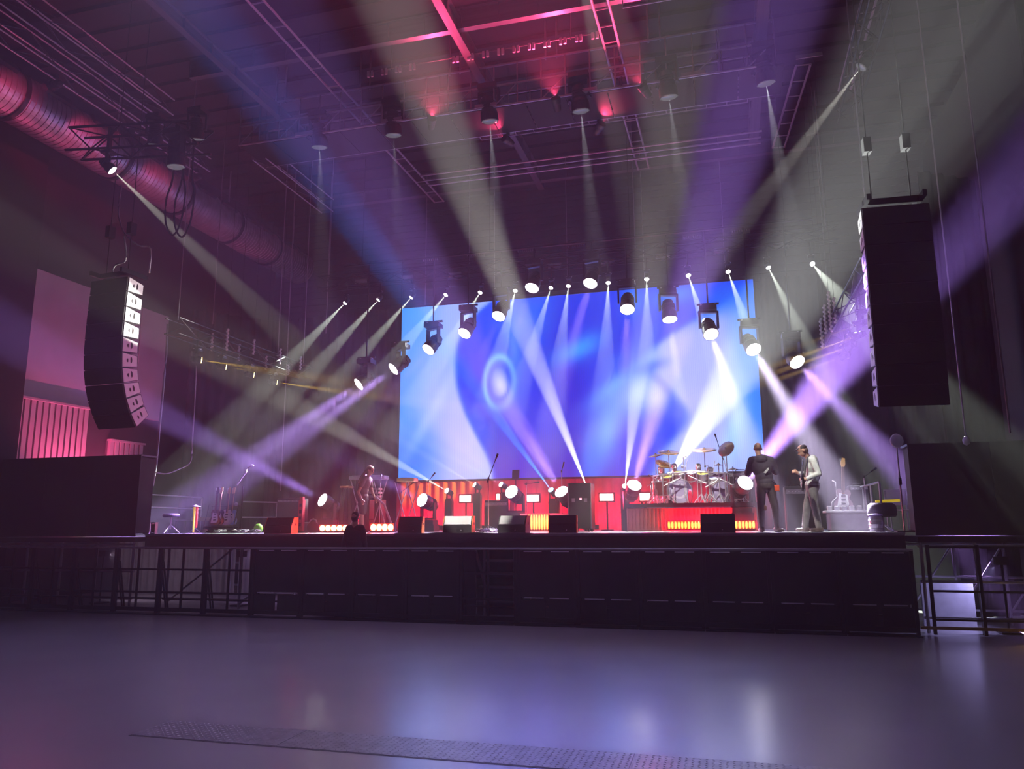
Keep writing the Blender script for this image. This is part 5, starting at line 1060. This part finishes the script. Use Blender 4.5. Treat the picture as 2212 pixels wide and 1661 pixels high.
# --- man in a dark hoodie, seen from behind, hands raised to his face
HOOD = mat('dark_hoodie', (.085, .075, .10), .85, 0, .25, 14, .4); PANT = mat('dark_trousers', (.09, .075, .08), .8, 0, .25, 10, .3); SHOE = mat('brown_shoes', (.07, .045, .04), .5)
c = D(1660, 16.3); t = thing('person', 'person in a dark hooded top seen from behind with hands raised to the face', 'person', c, math.radians(8))
P = []; sk, hd_, pt, sh, ey, lp = 0, 1, 2, 3, 4, 5
head(P, (-.10, .06, 1.665), Matrix.Rotation(math.pi, 3, 'Z') @ Matrix.Rotation(.12, 3, 'X'), sk, ey, lp)
P += [('c', (-.09, .03, 1.50), .058, (-.10, .05, 1.60), .052, sk),
      ('e', (-.04, .02, 1.30), (.22, .13, .25), None, hd_), ('e', (-.02, .02, 1.10), (.175, .12, .22), None, hd_), ('e', (-.07, -.07, 1.44), (.12, .06, .09), None, hd_), ('c', (-.22, .02, 1.44), .07, (.10, .02, 1.44), .07, hd_),
      ('e', (0, .01, .98), (.18, .125, .12), None, hd_),
      ('c', (-.24, .03, 1.42), .08, (-.315, .09, 1.17), .07, hd_), ('c', (-.315, .09, 1.17), .066, (-.17, .33, 1.36), .045, hd_),
      ('c', (.14, .03, 1.42), .08, (.235, .09, 1.19), .07, hd_), ('c', (.235, .09, 1.19), .066, (.02, .30, 1.42), .045, hd_),
      ('c', (-.17, .33, 1.36), .034, (-.165, .34, 1.40), .032, sk), ('c', (.02, .30, 1.42), .034, (-.0, .27, 1.49), .032, sk),
      ('e', (0, .0, .90), (.175, .13, .13), None, pt),
      ('c', (-.09, 0, .86), .098, (-.12, -.02, .48), .072, pt), ('c', (-.12, -.02, .48), .07, (-.12, .03, .12), .052, pt), ('c', (.09, 0, .86), .098, (.15, 0, .48), .072, pt), ('c', (.15, 0, .48), .07, (.17, .03, .12), .052, pt),
      ('e', (-.045, -.075, .47), (.03, .02, .06), None, sk)]
hand(P, (-.165, .34, 1.40), (.45, -.15, .9), (.5, .3, -.1), sk, .7); hand(P, (-.0, .27, 1.49), (-.5, -.25, .85), (-.5, .3, -.2), sk, .7)
foot(P, (-.12, .03, .10), (-.2, 1), sh); foot(P, (.17, .03, .10), (.5, -.8), sh)
blob('body', P, [SKIN, HOOD, PANT, SHOE, EYE, LIP], t)
blob('hair', [('e', (-.10, .05, 1.70), (.079, .092, .066), Matrix.Rotation(-.2, 3, 'X'), 0)], [mat('cropped_hair', (.30, .22, .16), .7)], t, .012, 2)
MB().bbox((.19, -.12, .86), (.10, .03, .13), .015).build('hip_pouch', mat('orange_red_pouch', (.9, .12, .05), .6), t); MB().tube([(.10, -.12, 1.0), (.15, -.13, .96), (.18, -.12, .92)], .012).build('pouch_cord', BLACK, t)
MB().add([(-.05, -.125, 1.17), (.05, -.125, 1.27), (.06, -.125, 1.23), (-.01, -.125, 1.15)], [(0, 1, 2, 3)]).add([(-.05, -.122, 1.17), (.05, -.122, 1.27), (.06, -.122, 1.23), (-.01, -.122, 1.15)], [(3, 2, 1, 0)]).build('back_print', WHITE, t)

# --- guitarist in a white shirt, profile to the left, head bowed under a cap
SHIRT = mat('white_shirt', (.72, .76, .74), .8, 0, .1, 10, .3); JEAN = mat('grey_jeans', (.17, .165, .155), .8, 0, .35, 9, .3)
c = D(1757, 16.4); t = thing('person', 'person in a white shirt and grey jeans playing guitar with head bowed under a cap', 'person', c, 0)
P = []; sk, hd_, pt, sh, ey, lp = 0, 1, 2, 3, 4, 5
RH = Matrix.Rotation(-math.pi / 2, 3, 'Z') @ Matrix.Rotation(.55, 3, 'X')
head(P, (-.10, -.02, 1.60), RH, sk, ey, lp)
P += [('c', (.0, 0, 1.47), .056, (-.07, -.01, 1.57), .052, sk),
      ('e', (.06, 0, 1.30), (.135, .19, .22), Matrix.Rotation(.12, 3, 'Y'), hd_), ('e', (.05, 0, 1.06), (.125, .165, .2), None, hd_), ('c', (.05, -.14, 1.41), .075, (.05, .14, 1.41), .075, hd_), ('e', (.04, 0, .93), (.14, .17, .10), None, hd_),
      ('c', (.07, -.17, 1.39), .072, (.15, -.24, 1.12), .06, hd_), ('c', (.15, -.24, 1.12), .058, (-.06, -.24, 1.03), .042, hd_), ('c', (.07, .17, 1.39), .072, (.02, .24, 1.15), .06, hd_), ('c', (.02, .24, 1.15), .058, (-.17, .16, 1.16), .042, hd_),
      ('c', (-.06, -.24, 1.03), .033, (-.10, -.235, 1.02), .031, sk), ('c', (-.17, .16, 1.16), .033, (-.2, .15, 1.17), .031, sk),
      ('e', (.04, 0, .88), (.135, .165, .13), None, pt), ('c', (.03, -.085, .84), .10, (.05, -.10, .47), .078, pt), ('c', (.05, -.10, .47), .075, (.09, -.12, .11), .062, pt), ('c', (.02, .085, .84), .10, (-.08, .10, .47), .078, pt), ('c', (-.08, .10, .47), .075, (-.14, .12, .11), .062, pt)]
hand(P, (-.10, -.235, 1.02), (-.9, .25, -.1), (-.3, -.2, .9), sk, .8); hand(P, (-.2, .15, 1.17), (-.7, -.5, .3), (-.2, .2, .9), sk, .9)
foot(P, (.09, -.12, .10), (-1, -.25), sh); foot(P, (-.14, .12, .10), (-1, -.1), sh)
blob('body', P, [SKIN, SHIRT, JEAN, SHOE, EYE, LIP], t)
cp = [('e', (-.095, -.02, 1.655), (.088, .085, .062), Matrix.Rotation(.5, 3, 'Y').inverted(), 0), ('e', (-.205, -.02, 1.622), (.075, .07, .012), Matrix.Rotation(.62, 3, 'Y').inverted(), 0)]
blob('cap', cp, [mat('dark_cap', (.05, .045, .05), .8)], t, .008, 2)
blob('hair', [('e', (-.04, -.02, 1.60), (.055, .08, .06), None, 0)], [mat('brown_hair', (.10, .06, .04), .7)], t, .012, 2)
MB().tube([(.02, -.08, 1.485), (-.03, -.15, 1.44), (-.075, -.165, 1.3), (-.10, -.16, 1.15), (-.13, -.14, 1.04)], .02).build('strap', mat('grey_strap', (.12, .12, .12), .7), t, smooth=True)
MB().tube([(.02, -.06, 1.485), (.12, .02, 1.42), (.19, .05, 1.25), (.18, .02, 1.05), (.05, -.1, .93)], .018).build('strap_back', MATS['grey_strap'], t, smooth=True)
gq = Quaternion((0, 0, 1), -math.pi / 2) @ Quaternion((0, 1, 0), math.radians(62))
guitar('dark guitar held by the bowed guitarist in the white shirt', c + V((-.18, -.27, .88)), gq, GM[1], BLACKM, .92)

# --- woman with long hair walking right in front of the keyboards
TEE = mat('brown_tee', (.16, .10, .10), .85, 0, .2, 12, .3); SHORT = mat('black_shorts', (.03, .025, .03), .8)
c = D(785, 17.6); t = thing('person', 'person with long dark hair and a brown tee leaning forward by the keyboards', 'person', c, 0)
P = []; RH = Matrix.Rotation(math.pi / 2, 3, 'Z') @ Matrix.Rotation(.45, 3, 'X')
head(P, (.15, -.01, 1.52), RH, sk, ey, lp)
P += [('c', (.09, 0, 1.37), .048, (.13, 0, 1.47), .045, sk), ('e', (.03, 0, 1.20), (.115, .165, .20), Matrix.Rotation(.30, 3, 'Y'), hd_), ('e', (-.02, 0, 1.0), (.11, .145, .18), Matrix.Rotation(.15, 3, 'Y'), hd_), ('c', (.07, -.13, 1.31), .06, (.07, .13, 1.31), .06, hd_), ('e', (-.03, 0, .88), (.13, .155, .10), None, hd_),
      ('c', (.06, -.17, 1.30), .06, (.01, -.2, 1.14), .055, hd_), ('c', (.01, -.2, 1.12), .040, (-.06, -.21, .98), .036, sk), ('c', (-.06, -.21, .98), .036, (.05, -.22, .78), .028, sk),
      ('c', (.06, .17, 1.30), .06, (.08, .2, 1.14), .055, hd_), ('c', (.08, .2, 1.12), .040, (.12, .2, .98), .036, sk), ('c', (.12, .2, .98), .036, (.22, .16, .82), .028, sk),
      ('e', (-.03, 0, .80), (.135, .16, .13), None, pt), ('c', (-.02, -.08, .78), .092, (.0, -.09, .50), .078, pt), ('c', (-.04, .08, .78), .092, (-.06, .09, .50), .078, pt),
      ('c', (.0, -.09, .50), .058, (-.02, -.09, .44), .056, sk), ('c', (-.02, -.09, .44), .056, (.02, -.1, .10), .042, sk), ('c', (-.06, .09, .5), .058, (-.10, .09, .42), .056, sk), ('c', (-.10, .09, .42), .056, (-.16, .1, .10), .042, sk)]
hand(P, (.05, -.22, .78), (.35, 0, -.9), (.9, .2, .3), sk, .5, .92); hand(P, (.22, .16, .82), (.5, -.1, -.8), (.8, -.2, .4), sk, .5, .92)
foot(P, (.02, -.1, .10), (1, -.1), sh, .92); foot(P, (-.16, .1, .10), (1, 0), sh, .92)
blob('body', P, [SKIN, TEE, SHORT, SHOE, EYE, LIP], t)
HP = [('e', (.135, -.01, 1.555), (.098, .088, .085), None, 0), ('e', (.09, 0, 1.50), (.07, .085, .10), None, 0)]
for k in range(7):
    y = -.075 + .025 * k; HP += [('c', (.07, y, 1.52), .03, (-.05, y * 1.2, 1.36), .032, 0), ('c', (-.05, y * 1.2, 1.36), .032, (-.15 - .01 * (k % 3), y * 1.3, 1.20 + .02 * (k % 2)), .016, 0)]
blob('hair', HP, [mat('dark_long_hair', (.09, .045, .04), .45)], t, .012, 3)

# --- dark figure standing on the barrier step, head and shoulders against the red light
c = PY(768, 1118, 15.1); t = thing('person', 'dark silhouetted person standing between barrier and stage before the red batten', 'person', (c.x, 15.1, .33)); hz = c.z - .33
sb = thing('standing_block', 'black wooden block under the silhouetted person', 'block', (c.x, 15.08, 0)); MB().bbox((0, 0, .155), (.7, .32, .31), .01).build('box', BLACK, sb); unit_box('tread', RUBBER, sb, (0, 0, .32), (.66, .3, .016))
P = []; head(P, (0, 0, hz), Matrix.Rotation(math.pi, 3, 'Z'), sk, ey, lp); s = hz / 1.64
P += [('c', (0, 0, hz - .2), .07, (0, 0, hz - .08), .06, sk), ('e', (0, 0, 1.22 * s), (.19, .115, .24 * s), None, hd_), ('e', (0, 0, 1.0 * s), (.16, .11, .2 * s), None, hd_), ('c', (-.15, 0, 1.43 * s), .07, (.15, 0, 1.43 * s), .07, hd_), ('e', (0, 0, .88 * s), (.165, .12, .14), None, pt)]
for k in (-1, 1):
    P += [('c', (k * .18, 0, 1.38 * s), .065, (k * .25, -.02, 1.1 * s), .052, hd_), ('c', (k * .25, -.02, 1.1 * s), .05, (k * .24, .08, .86 * s), .038, hd_), ('c', (k * .09, 0, .84 * s), .092, (k * .1, 0, .46 * s), .07, pt), ('c', (k * .1, 0, .46 * s), .068, (k * .1, .01, .1), .05, pt)]
    hand(P, (k * .24, .08, .86 * s), (0, .2, -1), (0, 1, .2), sk, .4); foot(P, (k * .1, .01, .1), (k * .15, 1), sh)
blob('body', P, [SKIN, mat('black_crew_shirt', (.02, .018, .02), .85), PANT, SHOE, EYE, LIP], t)
blob('hair', [('e', (0, .0, hz + .045), (.084, .10, .085), None, 0), ('e', (0, -.03, hz - .01), (.08, .07, .09), None, 0)], [mat('black_hair', (.015, .012, .012), .6)], t, .012, 2)

# ================================================================== far right: amber floor lamp
p = PZ(2196, 1338, 0.0); t = thing('floor_marker_lamp', 'small upright amber marker lamp on the floor at far right', 'lamp', (4.95, 14.4, 0)); unit_box('body', BLACK, t, (0, .04, .12), (.06, .05, .24)); unit_box('lit_strip', mat('amber_strip', (1, .8, .2), .4, emit=(1, .62, .02), estr=3), t, (0, 0, .13), (.03, .02, .18)); unit_box('foot', BLACK, t, (0, .03, .01), (.16, .12, .02))
spot('lamp', (1, .6, .05), 60, 120, .8, .03, None, (4.95, 14.33, .2), (4.9, 13.4, .0))
# work lights added under the wings to light the grey sheets and pale board
def added_work_light(label, p, aim, col, en, ang):
    t = thing('added_work_light', label, 'lamp', p, 0, 'added work lights under the stage wings'); unit_box('body', BLACK, t, (0, 0, 1.2), (.2, .12, .14)); unit_bar('stand', BLACKM, t, (0, 0, 0), (0, 0, 1.14), .02); unit_box('foot', BLACKM, t, (0, 0, .015), (.3, .3, .03))
    d = (V(aim) - V((p[0], p[1], 1.2))).normalized(); spot('lamp', col, en, ang, .8, .03, None, V((p[0], p[1], 1.2)) + d * .16, aim)
added_work_light('small added work light under the left scaffold tower', (-15.0, 16.2, 0), (-14.2, 18.9, .6), (.75, .55, .8), 55, 150)
added_work_light('small added work light under the left end of the stage', (-11.2, 16.4, 0), (-11.0, 18.9, .6), (.6, .4, .9), 45, 150)
added_work_light('small added work light under the right scaffold tower', (4.5, 15.25, 0), (3.72, 15.7, .3), (.5, .45, 1.0), 60, 110)
SHEET = mat('grey_sheet', (.30, .28, .29), .8, 0, .15, 4)
drape('scaffold_sheet', 'grey pleated sheet behind the left scaffold tower', (-17.1, 19.05, 0), (-13.2, 19.05, 0), .05, 1.5, .04, .22, SHEET)
drape('scaffold_sheet', 'grey pleated sheet under the left end of the stage', (-12.9, 19.0, 0), (-8.5, 19.0, 0), .05, 1.5, .04, .22, SHEET)

# black cloth bulging over the stage edge at centre
vs = []; n = 40
xa, xb = D(850, 15.2).x, D(1145, 15.2).x
for k in range(n + 1):
    f = k / n; x_ = xa + (xb - xa) * f; sag = .10 + .07 * math.sin(f * 3.1) + .025 * math.sin(f * 17); b_ = .05 + .03 * math.sin(f * 9 + 1)
    vs += [V((x_, 15.45, DECK + .006)), V((x_, 15.27, DECK + .012 + .01 * math.sin(f * 23))), V((x_, 15.27 - b_, DECK - sag * .5)), V((x_, 15.265 - b_ * .4, DECK - sag))]
b_ = MB().add(vs, [(4 * k + j, 4 * k + 4 + j, 4 * k + 5 + j, 4 * k + 1 + j) for k in range(n) for j in range(3)])
b_.v = [tuple(V(v) - V((xa, 15.3, DECK))) for v in b_.v]; o = b_.build('stage_cloth', mat('black_cloth', (.06, .055, .065), .7), smooth=True); o.location = (xa, 15.3, DECK); o.modifiers.new('thick', 'SOLIDIFY').thickness = .006
tag(o, 'loose black cloth bulging over the stage edge below the grey monitors', 'cloth')
